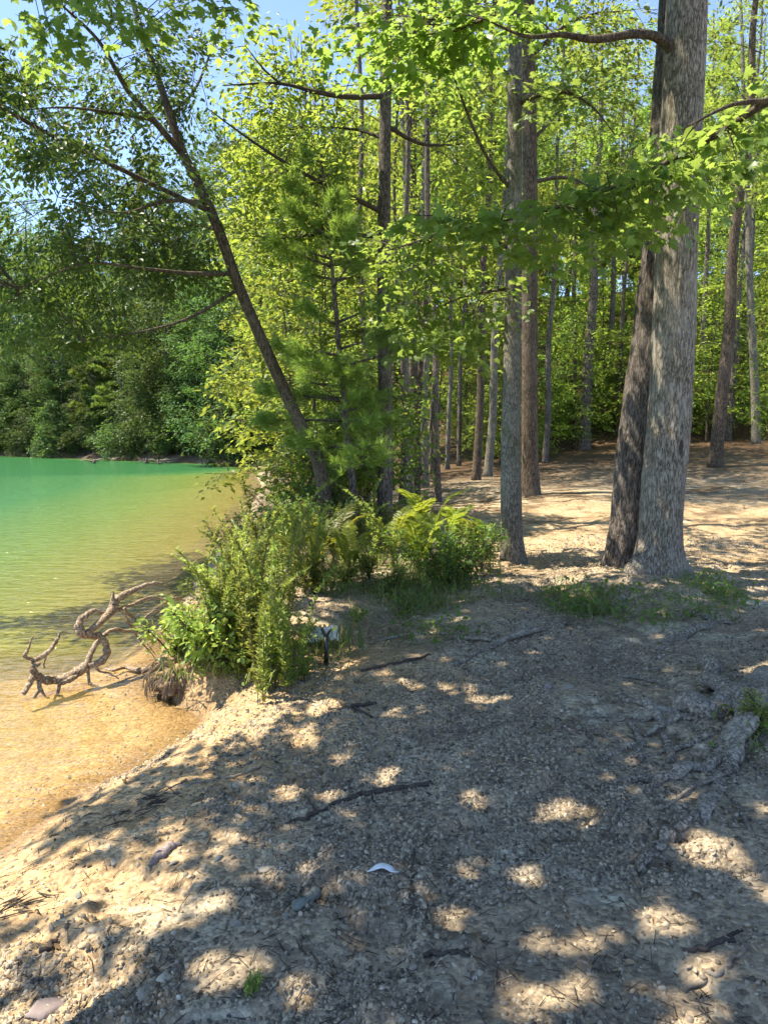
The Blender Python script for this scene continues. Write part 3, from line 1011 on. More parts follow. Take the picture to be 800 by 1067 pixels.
# ---- F: the leaning lakeside tree
P_F, R_F = trunk_px([(345, 530, 17), (333, 487, 14), (318, 452, 13), (300, 415, 12.5), (282, 375, 12), (262, 330, 11.5), (245, 288, 11), (228, 240, 10.5), (207, 192, 10), (190, 158, 9.5), (178, 122, 8), (166, 85, 7), (152, 45, 6), (138, 0, 5), (115, -80, 3)], 11.5)
base_F = np.array([P_F[0, 0], 11.5, gz(P_F[0, 0], 11.5) - 0.1])
P_F[0, 2] = base_F[2]
SUN_PATH = np.array([on_ground(px, py)[:2] for px, py in [(560, 596), (800, 596), (860, 520), (800, 497), (560, 520)]])
SUN_BUSH = np.array([on_ground(px, py)[:2] for px, py in [(165, 720), (370, 690), (500, 600), (420, 560), (200, 600)]])


def sunlit(C, keep):
    """thin out sprays that would shade the path and the shore plants"""
    gx, gy = ground_shadow(C)
    hit = poly_in(gx, gy, SUN_PATH) | poly_in(gx, gy, SUN_BUSH)
    return C[~hit | (fbm(gx * 1.1, gy * 1.1, 321, 3) > 0.5 + 0.12 * (1 - 2 * keep))]


limb_F = [(np.array([at_y(190, 160, 11.5), at_y(160, 125, 11.2), at_y(132, 92, 11.0), at_y(105, 45, 10.6), at_y(72, 12, 10.3), at_y(30, -25, 10)]), np.array([.05, .045, .036, .026, .016, .006])),
          (np.array([at_y(160, 125, 11.2), at_y(120, 118, 10.6), at_y(70, 112, 10.2), at_y(20, 115, 9.8)]), np.array([.03, .022, .014, .006])),
          (np.array([at_y(215, 210, 11.5), at_y(170, 210, 11), at_y(125, 222, 10.6), at_y(60, 205, 10.2)]), np.array([.035, .026, .016, .006])),
          (np.array([at_y(240, 285, 11.5), at_y(200, 285, 10.8), at_y(150, 280, 10.2), at_y(90, 275, 9.8), at_y(20, 300, 9.6)]), np.array([.04, .03, .022, .014, .006])),
          (np.array([at_y(228, 240, 11.5), at_y(200, 235, 12.2), at_y(150, 245, 12.8), at_y(90, 262, 13.2)]), np.array([.03, .024, .014, .006])),
          (np.array([at_y(250, 300, 11.5), at_y(200, 330, 11.0), at_y(150, 345, 10.6), at_y(90, 355, 10.2)]), np.array([.03, .022, .014, .006])),
          (np.array([at_y(178, 122, 11.5), at_y(205, 90, 12), at_y(225, 40, 12.4), at_y(240, 10, 12.6)]), np.array([.03, .022, .014, .006]))]
C_F = ell_points([(55, 70, 85, 55, 1.5), (130, 95, 60, 55, .9), (30, 130, 50, 32, .9), (90, 25, 80, 36, 1.1), (100, 185, 60, 22, .8), (170, 60, 40, 34, .25), (130, 255, 80, 34, 1.2),
                  (50, 300, 70, 40, 1.1), (175, 265, 55, 40, .8), (75, 350, 60, 20, .5), (20, 260, 40, 25, .4), (140, 210, 50, 20, .5), (185, 205, 34, 18, .3), (205, 14, 26, 18, .15), (-70, 130, 60, 70, .5)], 54, 31, 8.8, 12.8)  # last mass lies left of the view, added to shade the water
C_F = sunlit(C_F, 0.1)
r_ = np.random.default_rng(47)
C_F = np.vstack([C_F, np.array([-6.0, 8.2, 5.4]) + unit(r_.normal(0, 1, (60, 3))) * (r_.random((60, 1)) ** .4) * np.array([1.5, .75, 1.3])])  # leaf mass added out of view to cast shade on the shallows
limb_F.append((np.array([at_y(222, 222, 11.5), [-4.1, 10.4, 5.4], [-5.2, 9.2, 5.7], [-6.4, 8.1, 5.4]]), np.array([.04, .03, .02, .006])))  # limb added to carry that unseen leaf mass
near_tree('lakeside_tree', 'slender dark tree leaning out over the lake with small narrow leaves', base_F,
          lambda t: big_trunk('trunk', local(P_F, base_F), R_F, M['bark_brown'], t, 0.05, 0.25, 0.2, 4, 9, 20, 90), limb_F, C_F, 84, 0.58, 0.088, 'leaf_oak', LEAF, 'bark_brown', 24, hang=0.35, tilt=0.8, thick=0.14)

# ---- E: the dark straight trunk with long bare limbs and bright yellow-green leaves
P_E, R_E = trunk_px([(401, 528, 17), (401, 470, 15), (401, 400, 14.5), (400, 320, 14), (400, 240, 13), (401, 160, 12), (402, 80, 11), (403, 0, 10), (404, -200, 8), (405, -420, 3)], 12.5)
base_E = np.array([P_E[0, 0], 12.5, gz(P_E[0, 0], 12.5) - 0.1])
P_E[0, 2] = base_E[2]
limb_E = [(np.array([at_y(402, 100, 12.5), at_y(365, 101, 12.2), at_y(330, 96, 12.0), at_y(290, 87, 11.8), at_y(232, 89, 11.5)]), np.array([.05, .042, .034, .022, .008])),
          (np.array([at_y(292, 87, 11.8), at_y(275, 72, 11.6), at_y(256, 48, 11.4)]), np.array([.02, .014, .006])),
          (np.array([at_y(400, 222, 12.5), at_y(370, 207, 12.2), at_y(330, 188, 11.8), at_y(290, 165, 11.5), at_y(250, 138, 11.2), at_y(215, 112, 11)]), np.array([.045, .038, .03, .024, .016, .006])),
          (np.array([at_y(401, 145, 12.5), at_y(370, 135, 12.8), at_y(320, 132, 13.2)]), np.array([.035, .022, .008])),
          (np.array([at_y(400, 248, 12.5), at_y(350, 243, 12.2), at_y(300, 248, 12), at_y(262, 246, 11.8)]), np.array([.04, .03, .018, .006])),
          (np.array([at_y(401, 130, 12.5), at_y(440, 150, 12.8), at_y(490, 150, 13.2)]), np.array([.04, .03, .008])),
          (np.array([at_y(402, 60, 12.5), at_y(450, 20, 12.9), at_y(510, 0, 13.4)]), np.array([.04, .03, .008])),
          (np.array([at_y(403, -60, 12.5), at_y(350, -120, 12.6), at_y(290, -150, 12.8)]), np.array([.04, .03, .008])),
          (np.array([at_y(400, 280, 12.5), at_y(440, 270, 12.9), at_y(480, 255, 13.4)]), np.array([.03, .02, .006]))]
C_E = ell_points([(320, 70, 70, 38, 1.2), (270, 95, 40, 40, .5), (350, 20, 60, 32, .7), (310, 150, 70, 36, 1.2), (345, 205, 62, 34, 1.1), (270, 200, 46, 36, .8), (300, 250, 55, 24, .8), (470, 140, 75, 50, 1.2),
                  (470, 30, 80, 45, 1.1), (460, 220, 70, 40, 1.0), (380, 120, 50, 50, .7), (330, -90, 80, 40, .5)], 46, 41, 11.2, 14.2)
C_E = sunlit(C_E, 0.5)
near_tree('shore_tree', 'straight dark trunk with long thin bare limbs and sunlit yellow-green leaves', base_E,
          lambda t: big_trunk('trunk', local(P_E, base_E), R_E, M['bark_dark'], t, 0.06, 0.2, 0.2, 4, 12, 22, 90), limb_E, C_E, 24, 0.72, 0.125, 'leaf_sun', LEAF, 'twig', 25)

# ---- D
P_D, R_D = trunk_px([(552, 514, 21), (552, 490, 18), (551.5, 430, 17), (551.5, 350, 16), (552, 260, 15.5), (552, 180, 14.5), (551, 100, 14), (550, 0, 12), (552, -200, 9), (553, -350, 4)], 16.5)
base_D = np.array([P_D[0, 0], 16.5, gz(P_D[0, 0], 16.5) - 0.1])
P_D[0, 2] = base_D[2]
limb_D = [(np.array([at_y(552, 190, 16.5), at_y(590, 185, 16.2), at_y(625, 200, 15.8), at_y(650, 215, 15.4)]), np.array([.05, .035, .02, .008])),
          (np.array([at_y(551, 90, 16.5), at_y(500, 60, 16.2), at_y(460, 40, 15.8)]), np.array([.05, .03, .008])),
          (np.array([at_y(551, 60, 16.5), at_y(600, 20, 16.8), at_y(660, 10, 17)]), np.array([.05, .03, .008])),
          (np.array([at_y(551, 150, 16.5), at_y(590, 110, 17.2), at_y(630, 90, 18)]), np.array([.05, .03, .008]))]
C_D = ell_points([(610, 190, 60, 26, 1.0), (480, 60, 70, 36, 1.0), (620, 30, 70, 40, 1.2), (600, 100, 60, 34, 1.0), (560, 240, 55, 20, .5), (560, -60, 100, 40, .6)], 50, 51, 14.8, 18.2)
C_D = sunlit(C_D, 0.45)
near_tree('straight_tree', 'stout brown trunk lit on one edge, standing behind the slim grey trunk', base_D,
          lambda t: big_trunk('trunk', local(P_D, base_D), R_D, M['bark_brown'], t, 0.06, 0.3, 0.3, 5, 15, 26, 90), limb_D, C_D, 26, 0.85, 0.13, 'leaf_sun', LEAF, 'bark_brown', 26, filt=False)

# ---- G: young pine by the leaning tree
P_G = np.array([at_y(a, b, 11.8) for a, b in [(372, 548), (367, 500), (361, 450), (357, 400), (352, 350), (348, 300), (343, 250), (338, 200), (335, 160)]])
base_G = np.array([P_G[0, 0], 11.8, gz(P_G[0, 0], 11.8) - 0.05])
P_G[0, 2] = base_G[2]
w_, c_ = pine(61, 0, 0.07, 1.05, 1.5, path=local(P_G, base_G), dens=1.5, ln=0.16, bare=0.12)
place('young_pine', w_, c_, base_G, 0, 1.0, 'pine tree', None, 'young feathery pine with a thin dark trunk beside the leaning lakeside tree')

# ---- R: tree just past the right edge whose boughs shade the foreground; its roots come into view
g_R = on_ground(925, 712)
base_R = np.array([g_R[0], g_R[1], gz(g_R[0], g_R[1]) - 0.1])
P_R = np.array([base_R, base_R + [0, 0, 1], base_R + [0.05, 0.1, 3.5], base_R + [-.05, .2, 7], base_R + [-.1, .3, 11], base_R + [0, .4, 14]])
R_R = np.array([.33, .28, .25, .2, .12, .04])
# sprays above the shaded foreground, found by following sunlight upwards from the ground they shade
r_ = np.random.default_rng(77)
gx = r_.uniform(-1.6, 4.2, 5200)
gy = r_.uniform(0.4, 8.2, 5200)
keep = ~poly_in(gx, gy, SUNNY)
keep |= (fbm(gx * 2.4, gy * 2.4, 200, 3) > 0.60) & (gy < 4.6)
keep &= (gy < 7.6 - 0.25 * (gx - 1))
gx, gy = gx[keep], gy[keep]
hh = np.maximum(4.9, 2.15 + 0.66 * gy) + r_.uniform(0, 2.0, len(gx))
C_R = np.stack([gx, gy, 0 * gx], 1) + SUN * (hh / SUN[2])[:, None]
vis = to_px(C_R)
inframe = (vis[0] > -60) & (vis[0] < 860) & (vis[1] > -40) & (C_R[:, 1] > 0.5)
C_R = C_R[~inframe][:1900]
tips = [(-3.6, 3.0, 6.2), (-3.4, 4.4, 6.4), (-3.0, 5.6, 7.0), (-2.0, 3.8, 6.0), (-1.6, 6.6, 8.0), (-0.6, 5.0, 6.8), (-0.8, 2.6, 5.8), (0.2, 7.4, 8.4), (0.6, 5.4, 7.0), (1.2, 3.4, 5.8), (1.6, 7.6, 8.4), (-2.4, 2.0, 5.8)]
limb_R = []
for i, tp in enumerate(tips):
    b = np.array([base_R[0], base_R[1] + .2, base_R[2] + 4.2 + 0.2 * i])
    tp = np.array(tp)
    limb_R.append((np.array([b, b + (tp - b) * .35 + [0, 0, .5], b + (tp - b) * .7 + [0, 0, .5], tp]), np.array([.09, .065, .04, .012])))
# the low leafy bough that crosses in front of the big trunk
bough = np.array([base_R + [-.1, .2, 4.1], at_y(900, 40, 5.6), at_y(800, 105, 6.3), at_y(730, 150, 6.7), at_y(650, 190, 6.9), at_y(560, 222, 7.0), at_y(480, 238, 7.1)])
limb_R.append((bough, np.array([.06, .045, .034, .026, .02, .013, .005])))
limb_R.append((np.array([at_y(800, 105, 6.3), at_y(760, 110, 6.1), at_y(710, 135, 5.9)]), np.array([.025, .016, .006])))
limb_R.append((np.array([base_R + [-.1, .2, 4.6], at_y(700, -120, 5.0), at_y(480, -60, 5.2), at_y(300, -40, 5.4), at_y(180, -30, 5.6)]), np.array([.06, .05, .04, .02, .006])))
C_low = ell_points([(735, 165, 50, 26, 1.0), (690, 190, 50, 26, 1.0), (635, 205, 50, 24, 1.0), (575, 222, 50, 22, .9), (520, 235, 45, 20, .8), (465, 242, 40, 16, .7), (775, 125, 45, 26, .7), (700, 140, 35, 20, .4), (610, 240, 40, 16, .4)], 9, 71, 6.2, 7.4)
C_top = ell_points([(225, -4, 26, 14, .4), (90, 5, 80, 22, .6), (40, 20, 50, 20, .3)], 13, 72, 6.8, 8.4)
C_all = np.vstack([C_R, C_low, C_top])


def trunk_R(t):
    big_trunk('trunk', local(P_R, base_R), R_R, M['bark_dark'], t, 0.08, 0.35, 0.25, 5, 3, 48, 110)


tree_R = near_tree('overhanging_tree', 'tree at the right edge whose thick dark roots and low leafy bough reach into view', base_R, trunk_R, limb_R, C_all, 30, 0.62, 0.105, 'leaf_maple', MAPLE, 'bark_brown', 27, tilt=0.5)


# ---- exposed roots: parts of the trees they belong to
def root(tree, pts, seed, sink=0.25, mat='root', lift=0.0, sides=10, start=None):
    P, R = ([start[0]], [start[1]]) if start is not None else ([], [])
    for (px, py, w) in pts:
        g = on_ground(px, py)
        k = np.linalg.norm(g - CAM) / FP
        P.append(g + [0, 0, w * k * (0.42 - sink) + lift + .012])
        R.append(w * k * 0.47)
    P, R = np.array(P), np.array(R)
    n = 10 * len(P)
    Q = catmull(P, n)
    rr = np.interp(np.linspace(0, 1, n), np.linspace(0, 1, len(R)), R)
    r = np.random.default_rng(seed)
    Q = Q + (np.array([vnoise(np.arange(n) * .31, np.full(n, k * 7.0), seed) for k in range(3)]).T - .5) * rr[:, None] * 1.5
    rr = rr * (0.85 + 0.3 * vnoise(np.arange(n) * .12, np.zeros(n) + 3, seed))
    base = np.array(tree.location)

    def rf(a, th, _):
        g, h = np.meshgrid(th, np.arange(n) * .25)
        return a * (1 + 0.22 * (fbm(g * 1.6, h * .4, seed, 3) - .5))
    mb = MB()
    mb.tube(Q - base, rr, sides, rfun=rf, flat=0.8)
    return mb.build('root', M[mat], tree)


for k, pts in enumerate([
        [(850, 690, 34), (806, 714, 26), (780, 738, 22), (771, 772, 20), (758, 808, 17), (740, 840, 13), (727, 868, 8)],
        [(740, 842, 12), (722, 856, 13), (700, 872, 15), (684, 888, 13), (664, 912, 7)],
        [(766, 780, 14), (740, 798, 15), (705, 812, 12), (668, 816, 10), (640, 820, 6)],
        [(800, 720, 30), (765, 738, 30), (728, 742, 24), (690, 742, 14), (640, 726, 6)],
        [(765, 728, 22), (742, 716, 20), (738, 696, 18)],
        [(685, 748, 9), (691, 770, 10), (698, 797, 8)], [(658, 756, 6), (664, 776, 8), (669, 795, 6)],
        [(672, 776, 8), (648, 782, 9), (624, 797, 6)], [(700, 812, 6), (662, 836, 5), (640, 855, 3)], [(735, 770, 7), (700, 786, 6), (662, 792, 4)], [(770, 790, 5), (748, 812, 5), (716, 826, 4), (690, 846, 3)], [(752, 822, 5), (770, 846, 4), (782, 872, 3)], [(728, 742, 6), (706, 722, 6), (676, 712, 5), (640, 704, 3)], [(700, 742, 5), (668, 752, 5), (630, 748, 3), (600, 752, 2)], [(668, 816, 5), (645, 846, 4), (636, 872, 3)], [(730, 745, 10), (700, 752, 9), (672, 770, 5)]]):
    root(tree_R, pts, 300 + k, 0.28, 'root')
for k, pts in enumerate([
        [(652, 628, 12), (642, 637, 12), (632, 648, 5)], [(742, 652, 8), (712, 664, 10), (690, 676, 8), (668, 690, 5), (640, 696, 3)],
        [(590, 652, 7), (556, 660, 9), (516, 672, 8), (486, 688, 8), (462, 700, 6), (440, 714, 4)], [(520, 670, 6), (470, 664, 7), (425, 662, 5), (385, 672, 3)],
        [(722, 640, 9), (738, 648, 8), (760, 652, 4)]]):
    root(tree_A, pts, 340 + k, 0.3, 'root')

# ================================================================== WOODS BEHIND
PROTO = {}
for k in range(3):
    PROTO['broad', k] = broadleaf(100 + k, 15 + k, 0.19, 4.6, 3.0, 30, 13, 28, 0.165, 0.95, mat=('leaf_sun', 'leaf_mid', 'leaf_sun')[k])
for k in range(3):
    PROTO['edge', k] = broadleaf(110 + k, 13 + 2 * k, 0.16, 2.6, 3.6, 34, 13, 32, 0.21, 1.15, profile='taper', lift=0.25, droop=0.35, mat=('leaf_sun', 'leaf_mid', 'leaf_sun')[k])
for k in range(3):
    PROTO['sapling', k] = broadleaf(120 + k, 5.2 + k, 0.05, 0.7, 1.9, 24, 9, 24, 0.14, 0.75, profile='taper', lift=0.2, mat=('leaf_sun', 'leaf_mid', 'leaf_sun')[k])
for k in range(3):
    PROTO['shrub', k] = broadleaf(140 + k, 1.7, 0.025, 0.1, 1.0, 18, 8, 30, 0.085, 0.42, profile='taper', lift=0.5, mat=('leaf_mid', 'leaf_sun', 'leaf_mid')[k])
for k in range(3):
    PROTO['bank', k] = broadleaf(160 + k, 13 + 2 * k, 0.2, 0.9, 4.2, 40, 17, 46, 0.19, 1.3, profile='taper', lift=0.12, droop=0.45, mat='leaf_far')
for k in range(3):
    PROTO['farshrub', k] = broadleaf(150 + k, 2.2, 0.03, 0.05, 1.6, 22, 9, 34, 0.13, 0.7, profile='taper', lift=0.3, droop=0.6, mat='leaf_far')
for k in range(2):
    PROTO['pine', k] = pine(180 + k, 15 + 2 * k, 0.17, 2.5 + 2.5 * k, 2.4, dens=0.55, ln=0.34, tpl=(np.array([(0, .05, 0), (1, 0, 0), (0, -.05, 0)]), np.array([(0, 2, 1)])))
for k in range(2):
    PROTO['slender', k] = broadleaf(190 + k, 16, 0.13, 6.5, 1.9, 15, 9, 34, 0.12, 0.8, mat=('leaf_mid', 'leaf_sun')[k], trunk=False)


def put(kind, k, x, y, s=1.0, name=None, cat='tree', group=None, label=None, rz=None, z=None):
    w, c = PROTO[kind, k]
    return place(name or kind + '_tree', w, c, (x, y, (gz(x, y) if z is None else z) - 0.06), rng.uniform(0, 6.28) if rz is None else rz, s, cat, group, label)


# single trunks seen through the wood: (px at base, depth, width px, lean px at the top, bark, label)
MID = [
    (419, 16.0, 9, 2, 'bark_dark', 'dark thin trunk just right of the straight dark trunk'),
    (427, 18.5, 8, -4, 'bark_slim', 'pale thin trunk second in the close row behind the fronds'),
    (435, 17.2, 8, 6, 'bark_brown', 'brown thin trunk in the middle of the close row behind the fronds'),
    (444, 20.0, 9, -2, 'bark_slim', 'greyish thin trunk fourth in the close row behind the fronds'),
    (457, 16.2, 9, -9, 'bark_dark', 'dark thin trunk at the right end of the close row, tilting'),
    (496, 20.5, 11, 5, 'bark_brown', 'brown straight trunk, left one of the pair behind the bright fronds'),
    (508, 21.5, 11, 8, 'bark_slim', 'lighter brown trunk, right one of the pair behind the bright fronds'),
    (568, 24.0, 8, 3, 'bark_dark', 'thin dark trunk close beyond the stout brown trunk'),
    (609, 28.0, 15, 2, 'bark_dark', 'dark tall trunk standing alone at the back edge of the path'),
    (628, 33.0, 8, 4, 'bark_dark', 'thin far trunk between the lone dark trunk and the leaning one'),
    (745, 20.5, 17, 8, 'bark_brown', 'brown trunk with lit left edge on the slope right of the thick grey tree'),
    (757, 27.0, 9, 4, 'bark_dark', 'dark thin trunk close behind the brown slope trunk'),
    (787, 25.0, 11, -14, 'bark_slim', 'pale thin trunk tilting left, near the right edge on the slope'),
    (585, 38.0, 8, 2, 'bark_brown', 'slim far trunk in the shade left of the lone dark trunk'),
    (478, 26.0, 6, 2, 'bark_dark', 'thin dark trunk just left of the brown pair behind the fronds'),
    (487, 31.0, 5, -3, 'bark_brown', 'very thin far trunk beside the brown pair behind the fronds'),
    (522, 29.0, 6, 2, 'bark_dark', 'thin dark trunk just left of the slim grey tree'),
    (596, 33.0, 7, -2, 'bark_dark', 'thin dark trunk immediately left of the lone dark trunk'),
    (641, 30.0, 6, 3, 'bark_brown', 'thin brown trunk just left of the dark leaning trunk'),
    (729, 30.0, 8, -2, 'bark_dark', 'thin dark trunk close to the right side of the thick grey tree'),
    (768, 32.0, 7, 2, 'bark_dark', 'thin dark trunk between the slope trunk and the tilting pale one'),
    (409, 19.5, 6, 2, 'bark_brown', 'thin brown trunk hugging the straight dark trunk'),
    (450, 24.0, 5, 1, 'bark_dark', 'very thin dark trunk inside the close row behind the fronds'),
    (466, 25.0, 6, 3, 'bark_slim', 'pale very thin trunk right of the close row'),
    (382, 15.5, 9, -4, 'bark_dark', 'dark crooked trunk just left of the straight dark trunk'),
]
for i, (px, Y, w, ln, bk, lab) in enumerate(MID):
    x = (px - 400) / FP * Y
    x = at_y(px, 470, Y)[0]
    z = gz(x, Y) - 0.1
    t = thing('woodland_tree', (x, Y, z), lab, 'tree', 'tree trunks standing in the wood behind the path')
    k = Y / FP
    H = 15.5
    zz = np.linspace(0, H, 9)
    P = np.stack([ln * k * (zz / 5) ** 1.0 + 0.05 * np.sin(zz * 1.1 + i), 0.06 * np.cos(zz + i * 2), zz], 1)
    P[0, :2] = 0
    R = w * .40 * k * (1 - 0.8 * (zz / H) ** 1.2)
    big_trunk('trunk', P, R, M[bk], t, 0.05, 0.35, 0.3, 4, i, 20, 60)
    c = link('crown', PROTO['slender', i % 2][1], t)
    c.location = (P[-2, 0] * .9, 0, 0.5 if Y > 19 else 6.5)
    if Y <= 19: c.scale = (.6, .6, .6)
    c.rotation_euler = (0, 0, i * 1.3)
    b = link('branchwork', PROTO['slender', i % 2][0], t)  # leafless limbs and twigs that go with this crown
    b.location, b.rotation_euler, b.scale = c.location, c.rotation_euler, c.scale

# tall trees behind the path, in loose ranks
wood_trees = []
r_ = np.random.default_rng(404)
for Y, x0, x1, st in [(19, 11.5, 15, 5.0), (25, -4.0, 17, 6.2), (31, -4.5, 21, 5.6), (38, -6, 26, 6.2), (44, -6, 30, 5.2), (51, -6, 36, 4.6), (58, -4, 44, 4.2), (66, -4, 50, 4.4), (76, -4, 58, 4.6)]:
    x = x0 + r_.uniform(0, 1.5)
    while x < x1:
        yy = Y + r_.uniform(-1.8, 1.8)
        px = to_px(np.array([x, yy, 1.0]))[0]
        k = int(r_.integers(0, 3))
        open_path = (Y < 23 and 560 < px < 720) or (Y < 34 and 630 < px < 850)
        if float(shore(np.array([x]), np.array([yy]))[0]) > 0.8 and not open_path and -60 < px < 900:
            if r_.random() < 0.24 and Y > 30:
                wood_trees.append(put('pine', int(r_.integers(0, 2)), x, yy, r_.uniform(.85, 1.15), 'pine_tree', 'pine tree', 'tall trees of the wood behind the path'))
            else:
                wood_trees.append(put('edge' if Y > 35 else 'broad', k, x, yy, r_.uniform(.85, 1.2), 'broadleaf_tree', 'tree', 'tall trees of the wood behind the path'))
        x += st * r_.uniform(.75, 1.25)
pn = [o for o in wood_trees if o.name.startswith('pine')]
bn = [o for o in wood_trees if o.name.startswith('broad')]
label_row(pn, '{o} tall pine from the left in the wood behind the path')
label_row(bn, '{o} tall leafy tree from the left in the wood behind the path')

# saplings with layered sunlit leaves
saps = []
spots = [(322, 13.5, 0.95, 0), (305, 15.5, 0.9, 2), (335, 17, 1.1, 2), (525, 26, .9, 1), (590, 31, .8, 2), (640, 31, .8, 0), (560, 28, .8, 1), (665, 33, .9, 1), (715, 28, .7, 0),
         (765, 30, .8, 2), (800, 27, .85, 0), (735, 33, .9, 1), (690, 36, 1.0, 2), (610, 37, 1.0, 0), (545, 35, 1.0, 2), (500, 30, .9, 1), (455, 29, .9, 2), (375, 19, .9, 1), (345, 22, 1.0, 2),
         (830, 22, .8, 1), (780, 36, 1.0, 0), (820, 33, .9, 2), (575, 33, 1.2, 0), (625, 35, 1.25, 2), (655, 29, .9, 0), (735, 27, .9, 2), (770, 33, 1.3, 0), (700, 32, 1.2, 2), (810, 30, 1.2, 0), (535, 31, 1.3, 2), (485, 33, 1.3, 0), (600, 28, .7, 2)]
for px, Y, s, k in spots:
    x = at_y(px, 470, Y)[0]
    if float(shore(np.array([x]), np.array([Y]))[0]) > 0.25:
        saps.append(put('sapling', k, x, Y, s, 'sapling', 'sapling', 'leafy saplings under the tall trees'))
label_row(saps, '{o} leafy sapling from the left under the tall trees')

# bushes along the wood's edge and the slope
bush = []
for px, Y in [(322, 12.6), (340, 13.2), (385, 14.5), (350, 15), (520, 25), (545, 27), (580, 30), (600, 31), (630, 30.5), (650, 31), (680, 31), (700, 30.5), (722, 30), (740, 29), (772, 28), (800, 28.5), (815, 26),
              (640, 34), (575, 35), (530, 33), (500, 28), (760, 32), (710, 34)]:
    x = at_y(px, 470, Y)[0]
    bush.append(put('shrub', int(rng.integers(0, 3)), x, Y, rng.uniform(.75, 1.35) * (0.8 if Y < 14 else 1.1), 'woodland_bush', 'bush', 'low bushes along the edge of the wood'))
label_row(bush, '{o} low leafy bush from the left along the edge of the wood')

# ================================================================== FAR SHORE
far = []
r_ = np.random.default_rng(515)
SH = [(-7.4, 42), (-10, 46), (-16, 50), (-26, 57), (-40, 67), (-62, 75)]
seg = np.array(SH)
cum = np.concatenate([[0], np.cumsum(np.linalg.norm(np.diff(seg, axis=0), axis=1))])
for row, (off, st, s0) in enumerate([(1.6, 4.2, .85), (5.5, 4.6, 1.2), (11, 5.6, 1.35), (18, 6.5, 1.4)]):
    d = r_.uniform(0, 2)
    while d < cum[-1]:
        x = np.interp(d, cum, seg[:, 0])
        y = np.interp(d, cum, seg[:, 1])
        nx, ny = 0.5, 0.86
        x, y = x + nx * off * .7 + r_.uniform(-.6, .6), y + ny * off + r_.uniform(-.6, .6)
        if float(shore(np.array([x]), np.array([y]))[0]) > 0.4 and to_px(np.array([x, y, 3.]))[0] > -90:
            kind = ('bank', int(r_.integers(0, 3))) if r_.random() > .18 else ('pine', int(r_.integers(0, 2)))
            far.append(put(*kind, x, y, s0 * r_.uniform(.8, 1.15), 'far_pine' if kind[0] == 'pine' else 'far_tree', 'pine tree' if kind[0] == 'pine' else 'tree', 'trees along the far shore'))
        d += st * r_.uniform(.75, 1.25)
label_row([o for o in far if o.name.startswith('far_tree')], '{o} dark leafy tree from the left along the far shore')
label_row([o for o in far if o.name.startswith('far_pine')], '{o} pine from the left among the far shore trees')
fb, fb2 = [], []
d = 0.5
while d < cum[-1]:
    x, y = np.interp(d, cum, seg[:, 0]) + .15, np.interp(d, cum, seg[:, 1]) + .2
    if to_px(np.array([x, y, 0.]))[0] > -60:
        if r_.random() < .5:
            fb2.append(put('bank', int(r_.integers(0, 3)), x + .6, y + .9, r_.uniform(.38, .62), 'waterside_tree', 'tree', 'small trees at the far waterline'))
        else:
            fb.append(put('farshrub', int(r_.integers(0, 3)), x, y, r_.uniform(.8, 1.7), 'waterside_bush', 'bush', 'bushes at the far waterline'))
    d += r_.uniform(1.5, 2.8)
label_row(fb2, '{o} small leaning tree from the left along the far waterline')
label_row(fb, '{o} dark bush from the left along the far waterline')

# pale dead branches lying at the far waterline
snags = []
for px, py in [(97, 483), (165, 484), (62, 462), (152, 483)]:
    b = at_z(px, min(py, 486), WATER)
    sc_ = b[1] / FP
    mb = MB()
    r = np.random.default_rng(int(px))
    up = 26 if px == 62 else 5
    for k in range(5):
        e = b + np.array([r.uniform(-14, 14), r.uniform(-.5, 3), r.uniform(.2, 1) * up]) * sc_
        mb.tube(np.array([b + [0, .1 * k, .02], b + (e - b) * .5 + [0, 0, .15], e]), [.06, .045, .02], 5, 8)
    o = mb.build('dead_branch', M['stick'], origin=b)
    tag(o, None, 'branch', 'pale dead branches at the far waterline')
    snags.append(o)
label_row(snags, '{o} pale dead branch from the left at the far waterline')

# ================================================================== SHORE PLANTS
def weed(seed, H=1.05, mat='weed'):
    """upright weed, its stem lined with narrow leaves"""
    r = np.random.default_rng(seed)
    mb = MB()
    Ps, Ds, Ns, Ss = [], [], [], []
    for s in range(r.integers(2, 5)):
        h = H * r.uniform(.6, 1.25)
        az = r.uniform(0, 6.28)
        b = np.array([r.uniform(-.06, .06), r.uniform(-.06, .06), 0])
        o = np.array([math.cos(az), math.sin(az), 0]) * r.uniform(.08, .48) * h
        pts = np.array([b, b + o * .25 + [0, 0, h * .45], b + o * .6 + [0, 0, h * .8], b + o * 1.2 + [0, 0, h]])
        mb.tube(pts, [.006, .005, .004, .002], 4, 8)
        lp = catmull(pts, 30)
        n = 150
        t = r.uniform(.03, 1, n) ** .85
        q = np.array([np.interp(t, np.linspace(0, 1, 30), lp[:, c]) for c in range(3)]).T
        a = r.uniform(0, 6.28, n)
        out = np.stack([np.cos(a), np.sin(a), r.uniform(.35, 1.1, n)], 1)
        Ps.append(q); Ds.append(out); Ss.append(.085 * (1.1 - .5 * t) * r.uniform(.7, 1.2, n))
        Ns.append(np.stack([-np.cos(a) * .6, -np.sin(a) * .6, np.ones(n)], 1) + r.normal(0, .2, (n, 3)))
    return mb.mesh('stem', M['stem']), leaf_mesh('foliage', np.vstack(Ps), np.vstack(Ds), np.vstack(Ns), np.concatenate(Ss), M[mat], NARROW, r=r)


